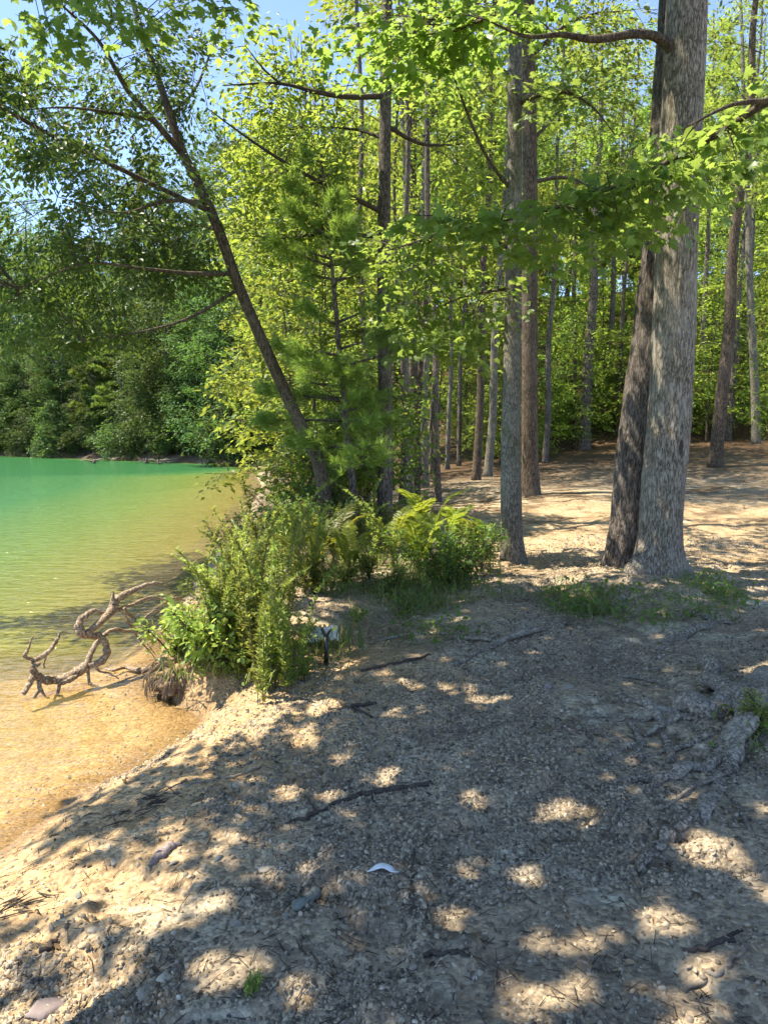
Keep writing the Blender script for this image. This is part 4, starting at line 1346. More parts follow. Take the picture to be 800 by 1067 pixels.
def frond(seed, H=0.85):
    """arching fronds with leaflets in two rows"""
    r = np.random.default_rng(seed)
    mb = MB()
    Ps, Ds, Ns, Ss = [], [], [], []
    for s in range(r.integers(4, 7)):
        h = H * r.uniform(.6, 1.1)
        az = r.uniform(0, 6.28)
        o = np.array([math.cos(az), math.sin(az), 0])
        pts = np.array([[0, 0, 0], o * .10 * h + [0, 0, .45 * h], o * .30 * h + [0, 0, .85 * h], o * .62 * h + [0, 0, 1.02 * h]])
        mb.tube(pts, [.006, .005, .003, .0015], 4, 10)
        lp = catmull(pts, 40)
        n = 30
        t = np.linspace(.28, 1, n)
        q = np.array([np.interp(t, np.linspace(0, 1, 40), lp[:, c]) for c in range(3)]).T
        tan = unit(np.gradient(q, axis=0))
        lat = unit(np.cross(tan, np.cross([0, 0, 1.], o)[None] * 0 + np.array([o[1], -o[0], 0])[None] * 0 + [0, 0, 1.0]))
        nn = np.cross(lat, tan)
        for sg in (-1, 1):
            Ps.append(q); Ds.append(lat * sg + tan * .55 + r.normal(0, .08, (n, 3))); Ns.append(nn + r.normal(0, .15, (n, 3)))
            Ss.append(.16 * h / H * np.sin(PI * (.12 + .84 * (t - .28) / .72)) ** .7 * r.uniform(.85, 1.1, n))
    return mb.mesh('stem', M['stem']), leaf_mesh('foliage', np.vstack(Ps), np.vstack(Ds), np.vstack(Ns), np.concatenate(Ss), M['frond'], NARROW, r=r)


def shrub(seed, H=0.8, leaf=0.065, mat='shrub', nst=9):
    r = np.random.default_rng(seed)
    mb = MB()
    Ps, Ds, Ns, Ss = [], [], [], []
    for s in range(nst):
        az = r.uniform(0, 6.28)
        o = np.array([math.cos(az), math.sin(az), 0]) * r.uniform(.15, .8) * H
        h = H * r.uniform(.55, 1.05)
        pts = np.array([[0, 0, 0], o * .35 + [0, 0, h * .45], o * .75 + [0, 0, h * .8], o + [0, 0, h]])
        mb.tube(pts, [.008, .006, .004, .002], 4, 8)
        lp = catmull(pts, 24)
        n = 60
        t = r.uniform(.25, 1.0, n)
        q = np.array([np.interp(t, np.linspace(0, 1, 24), lp[:, c]) for c in range(3)]).T
        q2 = q + r.normal(0, .075 * H, (n, 3))
        mb.sticks(q, q2, .002, .0012)
        Ps.append(q2); Ds.append(q2 - q + o * .3 + r.normal(0, .05, (n, 3))); Ss.append(leaf * r.uniform(.6, 1.3, n))
        Ns.append(np.array([0, 0, 1.]) + r.normal(0, .5, (n, 3)))
    return mb.mesh('stem', M['twig']), leaf_mesh('foliage', np.vstack(Ps), np.vstack(Ds), np.vstack(Ns), np.concatenate(Ss), M[mat], LEAF, r=r)


WEED = [weed(700 + k) for k in range(4)]
FROND = [frond(720 + k) for k in range(3)]
SHRUB = [shrub(740 + k) for k in range(3)]
PALE = [shrub(760 + k, .42, .055, 'weed', 8) for k in range(2)]


def blob(n, poly, seed):
    r = np.random.default_rng(seed)
    poly = np.array(poly, float)
    out = []
    while len(out) < n:
        p = r.uniform(poly.min(0), poly.max(0))
        if poly_in(np.array([p[0]]), np.array([p[1]]), poly)[0]: out.append(p)
    return out


def plant(name, protos, px, py, s, cat, group, k=None, g=None):
    g = on_ground(px, py) if g is None else g
    k = int(rng.integers(0, len(protos))) if k is None else k
    t = thing(name, (g[0], g[1], gz(g[0], g[1]) - 0.02), None, cat, group, rng.uniform(0, 6.28), s)
    link('stem', protos[k][0], t)
    link('foliage', protos[k][1], t)
    return t


def blob(n, poly, seed):
    r = np.random.default_rng(seed)
    poly = np.array(poly, float)
    out = []
    while len(out) < n:
        p = r.uniform(poly.min(0), poly.max(0))
        if poly_in(np.array([p[0]]), np.array([p[1]]), poly)[0]: out.append(p)
    return out


weeds = [plant('feathery_weed', WEED, px, py, rng.uniform(.55, 1.15) * (0.75 if px < 235 else 1.0), 'weed', 'tall feathery weeds crowding the shore bank')
         for px, py in blob(58, [(192, 700), (212, 655), (226, 610), (245, 575), (260, 610), (330, 590), (352, 640), (322, 690), (300, 728), (262, 735), (225, 715)], 3) if not (310 < px < 366 and py > 636)]
weeds += [plant('feathery_weed', WEED, px, py, s, 'weed', 'tall feathery weeds crowding the shore bank') for px, py, s in [(290, 715, .8), (312, 712, .7), (275, 735, .55), (345, 618, .6), (362, 600, .75), (378, 612, .5), (395, 590, .8), (412, 606, .55), (352, 580, .9), (382, 575, .9), (488, 606, .5), (510, 600, .5), (520, 612, .4), (185, 695, .5), (205, 705, .5), (268, 718, .8)]]
label_row(weeds, '{o} feathery green weed from the left on the shore bank')
fr = [plant('arching_frond', FROND, px, py, s, 'plant', 'bright arching fronds behind the shore bank') for px, py, s in
      [(428, 585, .95), (445, 578, 1.0), (462, 588, .8), (480, 580, .8), (410, 592, .8), (438, 600, .8), (470, 605, .7), (495, 592, .75), (330, 600, .8), (350, 595, .85), (365, 605, .7), (318, 620, .7), (505, 575, .6)]]
label_row(fr, '{o} bright arching frond plant from the left between bank and slim trunk')
sh = [plant('alder_shrub', SHRUB, px, py, s, 'shrub', 'dark leafy shrubs on the shore bank') for px, py, s in
      [(238, 618, .6), (250, 590, .7), (258, 572, .7), (222, 645, .5), (255, 608, .8), (282, 596, .9), (300, 585, 1.0), (325, 575, .9), (350, 572, .8), (375, 570, .8), (400, 575, .8), 
       (440, 600, .7), (465, 602, .75), (485, 600, .75), (500, 598, .6), (475, 612, .6), (455, 612, .5), (340, 560, 1.1), (300, 560, 1.2)]]
label_row(sh, '{o} dark leafy shrub from the left on the bank')
pl = [plant('pale_seedling', PALE, px, py, s, 'plant', 'low pale green plants at the bank edge') for px, py, s in [(182, 690, 1.0), (198, 672, .9), (360, 610, .7), (385, 605, .8), (410, 615, .6), (372, 650, .4), (792, 765, .5)] + [(px, py, s) for (px, py), s in zip(blob(5, [(190, 690), (215, 650), (255, 600), (340, 580), (358, 630), (330, 680), (270, 715), (215, 708)], 91), np.linspace(.7, 1.2, 5))] + [(262, 1040, .16)]]
label_row(pl, '{o} low pale green plant from the left')

# grass and herbs round the tree bases, one uncountable mass
def grass_arrays(pts, n, h, r, spread=.10):
    m = len(pts)
    a = r.uniform(0, 6.28, (m, n))
    P = np.repeat(pts[:, None], n, 1) + np.stack([r.normal(0, spread, (m, n)), r.normal(0, spread, (m, n)), 0 * a], -1)
    D = np.stack([np.cos(a) * .55, np.sin(a) * .55, r.uniform(.5, 1.2, (m, n))], -1)
    N = np.stack([-np.cos(a), -np.sin(a), .6 + 0 * a], -1)
    return P.reshape(-1, 3), D.reshape(-1, 3), N.reshape(-1, 3), (h[:, None] * r.uniform(.5, 1.2, (m, n))).ravel()


r_ = np.random.default_rng(901)
tufts = []
for n, poly, h in [(30, [(555, 618), (640, 606), (640, 640), (560, 645)], .13), (36, [(640, 618), (700, 622), (780, 612), (770, 645), (690, 655), (640, 650)], .12), (12, [(700, 600), (780, 600), (765, 620), (705, 618)], .14),
                   (60, [(440, 590), (535, 596), (530, 625), (440, 640), (400, 650), (400, 610)], .20), (26, [(200, 690), (300, 680), (345, 640), (365, 680), (320, 710), (260, 720), (190, 705)], .22),
                   (6, [(782, 752), (800, 748), (800, 776), (784, 774)], .15), (12, [(400, 640), (500, 650), (480, 670), (410, 665)], .10), (40, [(330, 580), (440, 560), (440, 610), (350, 640)], .18)]:
    for p in blob(n, poly, int(n + poly[0][0])):
        g = on_ground(*p)
        tufts.append((g[0], g[1], gz(g[0], g[1]) - .01, h * r_.uniform(.6, 1.3)))
tufts = np.array(tufts)
tufts = tufts[r_.random(len(tufts)) < np.where(fbm(tufts[:, 0] * 2.5, tufts[:, 1] * 2.5, 12, 3) > .5, .9, .25)]
arr = grass_arrays(tufts[:, :3], 34, tufts[:, 3], r_, .13)
tag(link('grass', leaf_mesh('grass', *arr, M['grass'], BLADE, r=r_)), kind='stuff')
# broad little herb leaves among it
idx = r_.integers(0, len(tufts), 2600)
P = tufts[idx, :3] + np.stack([r_.normal(0, .12, 2600), r_.normal(0, .12, 2600), np.abs(r_.normal(0, .07, 2600)) + .01], 1)
tag(link('undergrowth', leaf_mesh('undergrowth', P, r_.normal(0, 1, (2600, 3)) + [0, 0, .2], np.array([0, 0, 1.]) + r_.normal(0, .4, (2600, 3)), r_.uniform(.03, .075, 2600), M['shrub'], LEAF, r=r_)), kind='stuff')

# ================================================================== GRAVEL, LITTER
def shards(P, S, flat, r, name, mat):
    n = len(P)
    k = 6
    th = np.linspace(0, 2 * PI, k, endpoint=False)[None] + r.uniform(0, 6.28, (n, 1)) + r.uniform(-.35, .35, (n, k))
    rad = S[:, None] * r.uniform(.55, 1.1, (n, k))
    el = r.uniform(.5, 1.0, n)
    a0 = r.uniform(0, PI, n)
    bx, by = rad * np.cos(th), rad * np.sin(th) * el[:, None]
    x = bx * np.cos(a0)[:, None] - by * np.sin(a0)[:, None]
    y = bx * np.sin(a0)[:, None] + by * np.cos(a0)[:, None]
    hgt = S * flat * r.uniform(.5, 1.5, n)
    slope = r.normal(0, .28, (n, 2))
    bot = np.stack([x, y, -0.4 * hgt[:, None] + x * slope[:, :1] + y * slope[:, 1:]], -1)
    ins = r.uniform(.62, .9, (n, k))
    top = np.stack([x * ins, y * ins, hgt[:, None] * r.uniform(.7, 1.1, (n, k)) + x * slope[:, :1] + y * slope[:, 1:]], -1)
    V = np.concatenate([bot, top], 1) + P[:, None]
    j = np.arange(k)
    q = np.stack([j, (j + 1) % k, k + (j + 1) % k, k + j], 1)
    t = np.array([(k, k + i, k + i + 1) for i in range(1, k - 1)])
    b = (np.arange(n) * 2 * k)[:, None, None]
    Q, T = (q[None] + b).reshape(-1, 4), (t[None] + b).reshape(-1, 3)
    var = r.random(n)
    return mesh_np(name, V.reshape(-1, 3), [Q, T], mat, {'var': np.concatenate([np.repeat(var, k), np.repeat(var, k - 2)])}, smooth_shade=False)


r_ = np.random.default_rng(1001)
n = 260000
y = 1.5 + 9.5 * r_.random(n) ** 1.9
x = r_.uniform(-1, 1, n) * (0.56 * y + .35)
s = shore(x, y)
dn = 0.10 + 0.90 * smooth(.40, .56, fbm(x * 1.3, y * 1.3, 55, 4))
k = (s > -0.5) & (r_.random(n) < dn * np.where(s < 0, .25, 1) * np.where(s < 0.5, .5, 1))
x, y, s = x[k][:125000], y[k][:125000], s[k][:125000]
lines = np.vstack([np.array([v.co[:] for v in o.data.vertices])[::7] + np.array(o.parent.location) for o in bpy.data.objects if o.name.startswith('root') and o.data])
cell = set(map(tuple, np.floor(lines[:, :2] / .03).astype(int)))
k = np.array([(a, b) not in cell for a, b in zip(np.floor(x / .03).astype(int), np.floor(y / .03).astype(int))])
x, y, s = x[k], y[k], s[k]
S = 0.003 + 0.0095 * r_.random(len(x)) ** 2.2 * (1 + .12 * y)
tag(link('gravel', shards(np.stack([x, y, terrain(x, y) + .0005], 1), S, .42, r_, 'gravel', M['gravel'])), kind='stuff')

n = 10000
y = 1.6 + 22 * r_.random(n) ** 1.1
x = r_.uniform(-1, 1, n) * (0.56 * y + .35)
s = shore(x, y)
k = (s > 0.15) & (r_.random(n) < np.where(fbm(x * .9, y * .9, 88, 4) > .5, 1, .35)) & ~((y > 8) & (y < 14) & (x > 1.2) & (r_.random(n) < .75))
x, y = x[k], y[k]
m = len(x)
P = np.stack([x, y, terrain(x, y) + .004], 1)
a = r_.uniform(0, 6.28, m)
D = np.stack([np.cos(a), np.sin(a), r_.normal(0, .15, m)], 1)
CURL = (np.array([(0, 0, 0), (.3, .2, .12), (.65, .2, .10), (1, 0, .12), (.65, -.2, .16), (.3, -.2, .05), (.5, 0, -.02)]), np.array([(6, 0, 5), (6, 5, 4), (6, 4, 3), (6, 3, 2), (6, 2, 1), (6, 1, 0)]))
tag(link('leaf_litter', leaf_mesh('leaf_litter', P, D, np.array([0, 0, 1.]) + r_.normal(0, .3, (m, 3)), (.008 + .036 * r_.random(m) ** 2) * (1 + .035 * y), M['litter'], CURL, r=r_)), kind='stuff')

# fine twigs and pine straw on the soil
n = 5200
y = 1.6 + 9 * r_.random(n) ** 1.6
x = r_.uniform(-1, 1, n) * (0.56 * y + .35)
k = (shore(x, y) > .15) & (fbm(x * 1.6, y * 1.6, 93, 3) > .42)
x, y = x[k], y[k]
a = r_.uniform(0, PI, len(x))
l = r_.uniform(.015, .075, len(x))
x2, y2 = x + np.cos(a) * l, y + np.sin(a) * l
mb = MB()
mb.sticks(np.stack([x, y, terrain(x, y) + .004], 1), np.stack([x2, y2, terrain(x2, y2) + .006], 1), .0018, .0012)
tag(mb.build('ground_litter', M['darkwood']), kind='stuff')

# ================================================================== STONES, STICKS, RUBBISH
def stone(px, py, w, mat, flat, label, seed, aspect=.75, group=None):
    r = np.random.default_rng(seed)
    g = on_ground(px, py)
    k = np.linalg.norm(g - CAM) / FP
    a = w * k * .5
    nu, nv = 14, 9
    th = np.linspace(0, 2 * PI, nu, endpoint=False)
    ph = np.linspace(-PI / 2, PI / 2, nv)
    T, Pp = np.meshgrid(th, ph)
    X, Y, Z = np.cos(T) * np.cos(Pp), np.sin(T) * np.cos(Pp), np.sin(Pp)
    # chop by random planes for flat facets
    V = np.stack([X, Y, Z], -1)
    for _ in range(16):
        nrm = unit(r.normal(0, 1, 3))
        dd = r.uniform(.45, .8)
        o = V @ nrm - dd
        V = V - np.maximum(o, 0)[..., None] * nrm
    V = V + r.normal(0, .012, V.shape)
    V = V * np.array([a, a * aspect, a * flat])
    V = V.reshape(-1, 3)
    i = (np.arange(nv - 1)[:, None] * nu)
    j = np.arange(nu)[None]
    q = np.stack([i + j, i + (j + 1) % nu, i + nu + (j + 1) % nu, i + nu + j], -1).reshape(-1, 4)
    me = mesh_np('stone', V, [q], M[mat], smooth_shade=False)
    o = link('stone', me)
    o.location = (g[0], g[1], gz(g[0], g[1]) + a * flat * .08)
    o.rotation_euler = (r.normal(0, .12), r.normal(0, .12), r.uniform(0, 6.28))
    return tag(o, label, 'stone', group)


for i, (px, py, w, mt, fl, lab) in enumerate([
        (248, 822, 17, 'stone_pale', .5, 'pale rounded stone on the brown soil below the weeds'),
        (259, 864, 16, 'stone', .35, 'flat grey stone below the thin pale stick'),
        (228, 898, 13, 'stone_blue', .5, 'bluish green stone by the sunlit beach edge'),
        (325, 890, 10, 'stone_pale', .6, 'small whitish stone alone on dark soil'),
        (276, 907, 24, 'stone_pale', .2, 'broad pale flat stone near the bluish one'),
        (247, 893, 9, 'stone', .4, 'small tan stone beside the bluish one'),
        (285, 838, 13, 'stone', .4, 'dull grey stone right of the pale rounded one'),
        (268, 876, 11, 'stone', .3, 'thin slab of grey stone under the flat grey one'),
        (150, 1036, 26, 'stone', .35, 'wide grey stone low at the shade edge'),
        (172, 1030, 24, 'stone_pale', .2, 'pale cracked slab beside the wide grey stone'),
        (45, 1062, 42, 'stone_purple', .3, 'large purplish slab at the bottom left corner'),
        (83, 939, 11, 'stone_blue', .5, 'small bluish stone on the sunny sand'),
        (98, 975, 14, 'stone_pale', .3, 'pale stone on the sunny sand'),
        (300, 960, 15, 'stone', .35, 'grey flat stone left of the dark wood chunk'),
        (245, 965, 16, 'stone', .3, 'grey stone between two sun patches'),
        (425, 890, 9, 'stone_pale', .5, 'small pale stone right of the white shard'),
        (522, 955, 10, 'stone', .5, 'small grey stone beside a round sun patch'),
        (150, 835, 10, 'stone', .4, 'little grey stone at the wet sand edge'),
        (180, 905, 14, 'stone', .3, 'flat stone near the purplish bark strip'),
        (430, 1010, 14, 'stone', .4, 'grey stone near the bottom centre stick'),
        (500, 1015, 10, 'stone_pale', .35, 'pale stone low at the bottom centre'),
        (120, 905, 12, 'stone_pale', .25, 'thin pale stone in the middle of the sunny beach'),
        (60, 900, 10, 'stone', .4, 'little dull stone near the water at the left'),
        (590, 718, 16, 'stone', .5, 'grey stone among roots below the thick grey tree'),
        (572, 720, 14, 'stone_purple', .7, 'dark upright stone in the middle of the bare soil')]):
    stone(px, py, w, mt, fl, lab, 2000 + i)


def stick(name, pts, mat, label, seed, cat='stick', twigs=(), lift=.2, group=None):
    P, R = [], []
    for px, py, w in pts:
        g = on_ground(px, py)
        k = np.linalg.norm(g - CAM) / FP
        P.append([g[0], g[1], gz(g[0], g[1]) + w * k * lift])
        R.append(w * k * .5)
    mb = MB()
    n = 9 * len(P)
    Q0 = catmull(np.array(P), n)
    Q0[:, :2] += (np.array([fbm(np.arange(n) * .28, np.full(n, c * 9.), seed * 7 + c, 3) for c in range(2)]).T - .5) * R[0] * 5
    mb.tube(Q0, np.interp(np.linspace(0, 1, n), np.linspace(0, 1, len(R)), R) * .72 * (.75 + .5 * vnoise(np.arange(n) * .35, np.zeros(n), seed)), 7, None, .1, seed)
    for tw in twigs:
        Q, r2 = [], []
        for px, py, w in tw:
            g = on_ground(px, py)
            k = np.linalg.norm(g - CAM) / FP
            Q.append([g[0], g[1], gz(g[0], g[1]) + w * k * .3])
            r2.append(w * k * .5)
        mb.tube(np.array(Q), r2, 5, 8, .15, seed + 1)
    o = mb.build(name, M[mat], origin=np.array(P[0]))
    return tag(o, label, cat, group)


stick('stick', [(172, 824, 5), (210, 817, 4), (240, 812, 4), (270, 805, 2)], 'stick', 'long thin pale stick on the beach below the bank', 1)
stick('stick', [(296, 860, 4), (330, 848, 6), (365, 834, 7), (400, 826, 9), (450, 818, 8)], 'darkwood', 'long dark root-like stick crossing the shaded soil', 2, twigs=[[(330, 848, 3), (318, 835, 2)], [(385, 830, 3), (392, 845, 2)]])
stick('stick', [(345, 742, 4), (368, 739, 6), (392, 735, 5)], 'darkwood', 'dark forked stick below the black stake', 3, twigs=[[(368, 740, 4), (388, 748, 2)], [(360, 740, 3), (350, 730, 2)]])
stick('stick', [(712, 992, 5), (745, 985, 7), (775, 974, 4)], 'darkwood', 'dark short stick near the bottom right corner', 4)
stick('stick', [(718, 1042, 8), (745, 1020, 7), (768, 1000, 5), (790, 978, 4)], 'stick', 'pale brown stick lying in the sun patch at bottom right', 5)
stick('stick', [(428, 955, 5), (430, 925, 4), (433, 895, 3)], 'darkwood', 'thin upright-lying dark twig in the centre of the shade', 6)
stick('stick', [(438, 1006, 6), (470, 1003, 6), (490, 1001, 3)], 'darkwood', 'short thick dark stick near the bottom centre', 7)
stick('stick', [(10, 1016, 3), (30, 1018, 4), (52, 1012, 2)], 'stick', 'small grey stick on the sand at lower left', 8)
stick('stick', [(45, 995, 6), (62, 985, 6)], 'darkwood', 'short dark stub of wood on the sunny sand', 9)
stick('stick', [(600, 640, 3), (640, 652, 4), (660, 660, 2)], 'stick', 'thin grey stick in front of the grass by the thick tree', 10)
stick('stick', [(380, 700, 4), (420, 690, 5), (450, 684, 3)], 'darkwood', 'dark stick lying left of the exposed root', 11)
stick('bark_strip', [(158, 905, 6), (168, 895, 14), (180, 886, 10), (188, 880, 3)], 'stone_purple', 'purplish strip of bark on the sunlit beach', 12, 'bark')
stick('wood_chunk', [(310, 952, 9), (318, 945, 13), (326, 937, 10)], 'stone_blue', 'stubby dark grey chunk of wood beside a sun patch', 13, 'wood')
# curved white shard
g = on_ground(398, 918)
k = np.linalg.norm(g - CAM) / FP
tt = np.linspace(-.2, 1.3, 12)
arc = np.stack([g[0] + (tt - .5) * 20 * k, g[1] + np.cos((tt - .5) * 2) * 5 * k, np.full(12, gz(g[0], g[1]) + .012) + .014 * np.sin(np.clip(tt, 0, 1) * PI)], 1)
mb = MB()
mb.tube(arc, np.interp(tt, [-.2, .3, .9, 1.3], [.002, 4.2 * k, 4.5 * k, .002]), 8, flat=.3)
tag(mb.build('shell_shard', M['white'], origin=g), 'curved white shard lying on the shaded soil', 'shard')
# tangles of dark wet debris at the beach edge
for i, (px, py) in enumerate([(168, 832), (150, 846), (20, 945)]):
    r = np.random.default_rng(3000 + i)
    g = on_ground(px, py)
    mb = MB()
    for _ in range(14):
        a, l = r.normal(0, .5), r.uniform(.04, .15)
        c = g[:2] + r.normal(0, 1, 2) * [.09, .05]
        p = [np.array([c[0] + s_ * math.cos(a) * l, c[1] + s_ * math.sin(a) * l]) for s_ in (-.5, 0, .5)]
        mb.tube(np.array([[q[0], q[1], gz(q[0], q[1]) + .006 + .012 * r.random()] for q in p]), [.002, .004, .0015], 4, 5)
    tag(mb.build('twig_tangle', M['darkwood'], origin=g), ('dark tangle of twigs by the thin pale stick', 'dark tangle of twigs where the shade meets the beach', 'dark twigs washed up at the left edge of the sand', 'small dark twigs in the middle of the sand', 'twig tangle below the clay bank')[i], 'debris')

# driftwood branch standing in the shallows
def cpx(x, y): return x / 3.636, 580 + y / 3.636


DB = at_z(38, 722, WATER)


def dpt(x, y, Y): return at_y(*cpx(x, y), Y)


Yb = DB[1]
drift = thing('driftwood', (DB[0], DB[1], WATER - .02), 'twisted bleached driftwood branch standing in the shallow water', 'driftwood')
lines = [
    ([(335, 415, .25), (285, 442, .2), (240, 462, .1), (190, 468, .05), (145, 455, 0), (126, 425, -.05), (150, 402, 0)], [.040, .036, .034, .034, .03, .022, .014]),
    ([(240, 470, .1), (300, 432, .2), (330, 408, .25), (345, 362, .3), (385, 312, .4), (430, 276, .5), (480, 280, .6), (552, 265, .7)], [.030, .028, .026, .022, .02, .016, .012, .006]),
    ([(335, 412, .25), (390, 392, .3), (406, 352, .35), (380, 303, .35), (348, 300, .3), (310, 288, .25), (300, 252, .25), (328, 222, .3), (362, 205, .4), (402, 216, .45)], [.026, .028, .028, .026, .03, .034, .03, .024, .018, .01]),
    ([(305, 300, .25), (350, 278, .3), (400, 232, .4), (428, 195, .5), (442, 162, .55), (500, 130, .65), (562, 105, .8), (618, 101, .9)], [.022, .026, .030, .034, .030, .022, .018, .012]),
    ([(432, 180, .5), (430, 150, .5), (428, 132, .5)], [.02, .012, .005]),
    ([(440, 205, .5), (500, 182, .65), (572, 155, .8), (622, 161, .9), (682, 158, 1.0), (728, 186, 1.1)], [.016, .013, .012, .01, .008, .004]),
    ([(470, 195, .5), (505, 232, .6), (520, 242, .6), (545, 236, .7), (582, 205, .8), (610, 208, .9)], [.011, .01, .009, .008, .006, .003]),
    ([(128, 440, -.05), (112, 488, -.1), (85, 520, -.15)], [.024, .018, .022]),
    ([(150, 460, 0), (152, 500, -.05), (134, 534, -.1)], [.022, .014, .008]), ([(152, 495, -.05), (168, 524, -.05), (190, 540, 0)], [.012, .008, .005]),
    ([(232, 478, .1), (215, 525, .05), (205, 545, .05)], [.014, .010, .006]), ([(218, 520, .05), (240, 535, .05), (250, 550, .05)], [.01, .008, .004]),
    ([(122, 402, 0), (180, 362, .05), (215, 322, .1), (230, 284, .1)], [.018, .018, .016, .006]),
    ([(128, 392, 0), (96, 376, -.05), (110, 342, -.05), (126, 300, -.05)], [.014, .014, .010, .004]),
    ([(180, 362, .05), (172, 390, .05), (168, 420, .05)], [.008, .007, .006]),
    ([(330, 425, .25), (342, 478, .2), (368, 492, .2), (372, 505, .2)], [.015, .011, .008, .005]),
    ([(345, 405, .25), (375, 430, .25), (420, 445, .3), (450, 460, .3)], [.012, .009, .007, .004]),
    ([(482, 245, .55), (520, 300, .65), (560, 350, .7), (600, 400, .8)], [.008, .007, .005, .003]),
    ([(466, 215, .5), (530, 290, .6), (590, 372, .75)], [.006, .005, .003]),
    ([(300, 440, .2), (262, 470, .1), (225, 480, .05)], [.02, .022, .016]),
]
for i, (pts, rad) in enumerate(lines):
    P = np.array([dpt(x, y, Yb + dy) for x, y, dy in pts])
    mb = MB()
    n = 8 * len(P)
    Q = catmull(P, n)
    Q = Q + (np.array([vnoise(np.arange(n) * .4, np.full(n, c * 5.), 50 + i) for c in range(3)]).T - .5) * .012
    rr = np.interp(np.linspace(0, 1, n), np.linspace(0, 1, len(rad)), rad) * 1.1 * (0.85 + .3 * vnoise(np.arange(n) * .5, np.zeros(n), 70 + i))
    mb.tube(Q - np.array(drift.location), rr, 9, None, .06, i)
    mb.build('branch', M['drift'], drift)
fl = [at_z(*cpx(x, y), WATER) + [0, 0, .012] for x, y in [(395, 428), (430, 436), (475, 424), (525, 436), (580, 430), (640, 432)]]
mb = MB()
mb.tube(np.array(fl), [.006, .012, .018, .024, .022, .012], 8, 40, .08, 5)
tag(mb.build('floating_branch', M['drift'], origin=fl[0]), 'pale branch lying at water level between driftwood and clay bank', 'branch')

# clay clod hung with rootlets at the corner of the bank
g = on_ground(183, 712)
mb = MB()
r = np.random.default_rng(88)
nu, nv = 90, 60
T, Pp = np.meshgrid(np.linspace(0, 2 * PI, nu, endpoint=False), np.linspace(-PI / 2, PI / 2, nv))
rad = 1 + .7 * (fbm(np.cos(T) * 2 + 5, np.sin(T) * 2 + Pp * 3, 5, 4) - .5) + .55 * (fbm(np.cos(T) * 6 + 9, np.sin(T) * 6 + Pp * 8, 9, 4) - .5)
V = np.stack([np.cos(T) * np.cos(Pp) * rad * .24, np.sin(T) * np.cos(Pp) * rad * .22, np.sin(Pp) * rad * .15], -1).reshape(-1, 3)
i = np.arange(nv - 1)[:, None] * nu
j = np.arange(nu)[None]
mb.add(V, np.stack([i + j, i + (j + 1) % nu, i + nu + (j + 1) % nu, i + nu + j], -1).reshape(-1, 4))
cl = thing('clay_clod', (at_z(185, 728, WATER)[0], at_z(185, 728, WATER)[1] + .12, WATER + .14), 'crumbling brown clay clod with rootlets overhanging the water edge', 'clay clod')
mb.build('soil_lump', plain('bank_clay', (0.36, 0.235, 0.13), .95, (0.13, 0.082, 0.046), 22, bumpd=.02), cl)
mb = MB()
for _ in range(150):
    a = r.uniform(.8 * PI, 2.2 * PI)
    b = np.array([math.cos(a) * .2, math.sin(a) * .19, r.uniform(-.02, .14)])
    e = b + np.array([math.cos(a) * .06, math.sin(a) * .06, -r.uniform(.06, .18)]) + r.normal(0, .02, 3)
    mb.tube(np.array([b, (b + e) / 2 + [math.cos(a) * .04, math.sin(a) * .04, .01], e]), [.0045, .0035, .0015], 3, 5)
mb.build('rootlet_fringe', M['stick'], cl)

# black stake and the crumpled plastic beside it
g = on_ground(340, 694)
k = np.linalg.norm(g - CAM) / FP
st = thing('garden_stake', (g[0], g[1], g[2] - .02), 'black plastic stake standing upright in the grass by the bank', 'stake')
mb = MB()
bw, bh = 2.1 * k, 33 * k
for (w0, w1, z0, z1) in [(.5 * bw, bw, -.04, .05), (bw, bw, .05, bh)]:
    V = np.array([(sx * w, sy * w * .8, z) for z, w in ((z0, w0), (z1, w1)) for sx, sy in ((-1, -1), (1, -1), (1, 1), (-1, 1))])
    mb.add(V, [(0, 1, 5, 4), (1, 2, 6, 5), (2, 3, 7, 6), (3, 0, 4, 7), (4, 5, 6, 7), (3, 2, 1, 0)])
mb.build('post', M['black'], st, sm=False)
mb = MB()
mb.tube(np.array([[-4.5 * k, 0, bh + 9 * k], [-1.5 * k, 0, bh + 2 * k], [0, 0, bh - .002]]), [1.4 * k, 1.3 * k, 1.6 * k], 6, 8)
mb.tube(np.array([[4.5 * k, 0, bh + 8 * k], [1.5 * k, 0, bh + 2 * k], [0.002, 0, bh - .002]]), [1.4 * k, 1.3 * k, 1.6 * k], 6, 8)
mb.build('fork', M['black'], st)
r = np.random.default_rng(9)
nu, nv = 26, 12
U, Vv = np.meshgrid(np.linspace(-.5, .5, nu), np.linspace(-.5, .5, nv))
hz = .030 + .05 * (fbm(U * 5 + 3, Vv * 4, 4, 3) - .3) - .08 * (U ** 2) + .02 * np.abs(np.sin(U * 18 + Vv * 5))
gp = on_ground(334, 674)
X, Y = U * 38 * k, Vv * .16 + .05 * U
Pt = np.stack([X, Y, hz], -1).reshape(-1, 3)
Pb = Pt - [0, 0, .012]
i = (np.arange(nv - 1)[:, None] * nu + np.arange(nu - 1)[None]).ravel()
q = np.stack([i, i + 1, i + nu + 1, i + nu], 1)
edge = np.concatenate([np.arange(nu), np.arange(1, nv) * nu + nu - 1, (nv - 1) * nu + np.arange(nu - 2, -1, -1), np.arange(nv - 2, 0, -1) * nu])
qe = np.stack([edge, np.roll(edge, -1), np.roll(edge, -1) + len(Pt), edge + len(Pt)], 1)
mb = MB()
mb.add(np.vstack([Pt, Pb]), np.vstack([q, q[:, ::-1] + len(Pt), qe[:, ::-1]]))
o = mb.build('plastic_sheet', M['white'], sm=False)
o.location = (gp[0], gp[1], gz(gp[0], gp[1]) + .05)
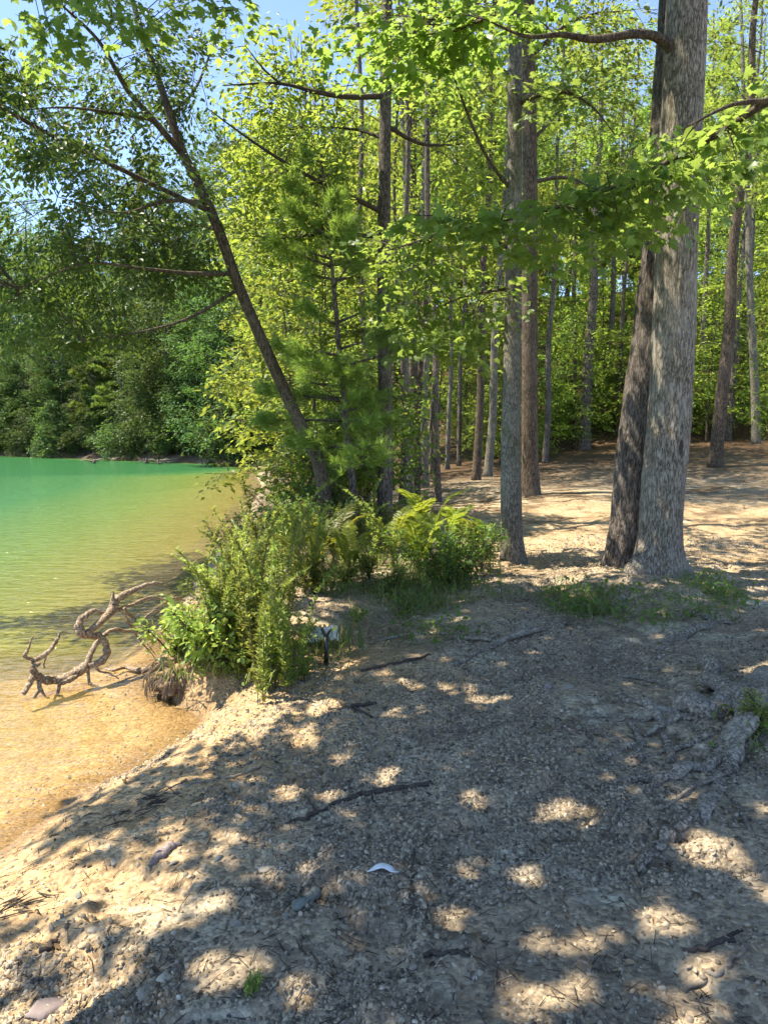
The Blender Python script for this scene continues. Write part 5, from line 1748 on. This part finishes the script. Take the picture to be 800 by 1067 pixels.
o.rotation_euler = (.5, 0, .15)
tag(o, 'crumpled whitish plastic sheet lying in grass behind the black stake', 'litter')

# ================================================================== LIGHT, SKY, CAMERA
w = bpy.data.worlds.new('World')
sc.world = w
w.use_nodes = True
nt = w.node_tree
nt.nodes.clear()
sky = nt.nodes.new('ShaderNodeTexSky')
sky.sky_type = 'NISHITA'
sky.sun_disc = False
sky.sun_elevation = EL
sky.sun_rotation = AZ
sky.air_density = 0.6
sky.altitude = 2000
sky.dust_density = 0.1
sky.ozone_density = 3.0
bg = nt.nodes.new('ShaderNodeBackground')
bg.inputs['Strength'].default_value = 0.15
wo = nt.nodes.new('ShaderNodeOutputWorld')
nt.links.new(sky.outputs[0], bg.inputs['Color'])
nt.links.new(bg.outputs[0], wo.inputs['Surface'])

sl = bpy.data.lights.new('sun', 'SUN')
sl.energy = 3.1
sl.angle = math.radians(0.53)
sl.color = (1.0, 0.96, 0.87)
so = bpy.data.objects.new('sun', sl)
COL.objects.link(so)
import mathutils
so.rotation_euler = mathutils.Vector(SUN).to_track_quat('Z', 'Y').to_euler()

cd = bpy.data.cameras.new('camera')
cd.sensor_fit = 'VERTICAL'
cd.sensor_height = 36
cd.lens = FP / 1067 * 36
cd.clip_start = 0.05
cd.clip_end = 2000
co = bpy.data.objects.new('camera', cd)
COL.objects.link(co)
co.location = CAM
co.rotation_euler = (PI / 2 - PITCH, 0, 0)
sc.camera = co

sc.view_settings.view_transform = 'Standard'
sc.view_settings.look = 'None'
sc.view_settings.exposure = 2.1
sc.view_settings.gamma = 1
sc.view_settings.use_white_balance = True
sc.view_settings.white_balance_temperature = 7400
sc.view_settings.white_balance_tint = 10
cy = sc.cycles
cy.max_bounces = 7
cy.diffuse_bounces = 4
cy.glossy_bounces = 2
cy.transmission_bounces = 4
cy.transparent_max_bounces = 8
cy.caustics_reflective = False
cy.caustics_refractive = False
cy.sample_clamp_indirect = 8
cy.use_denoising = True
cy.use_adaptive_sampling = True
cy.adaptive_threshold = 0.02
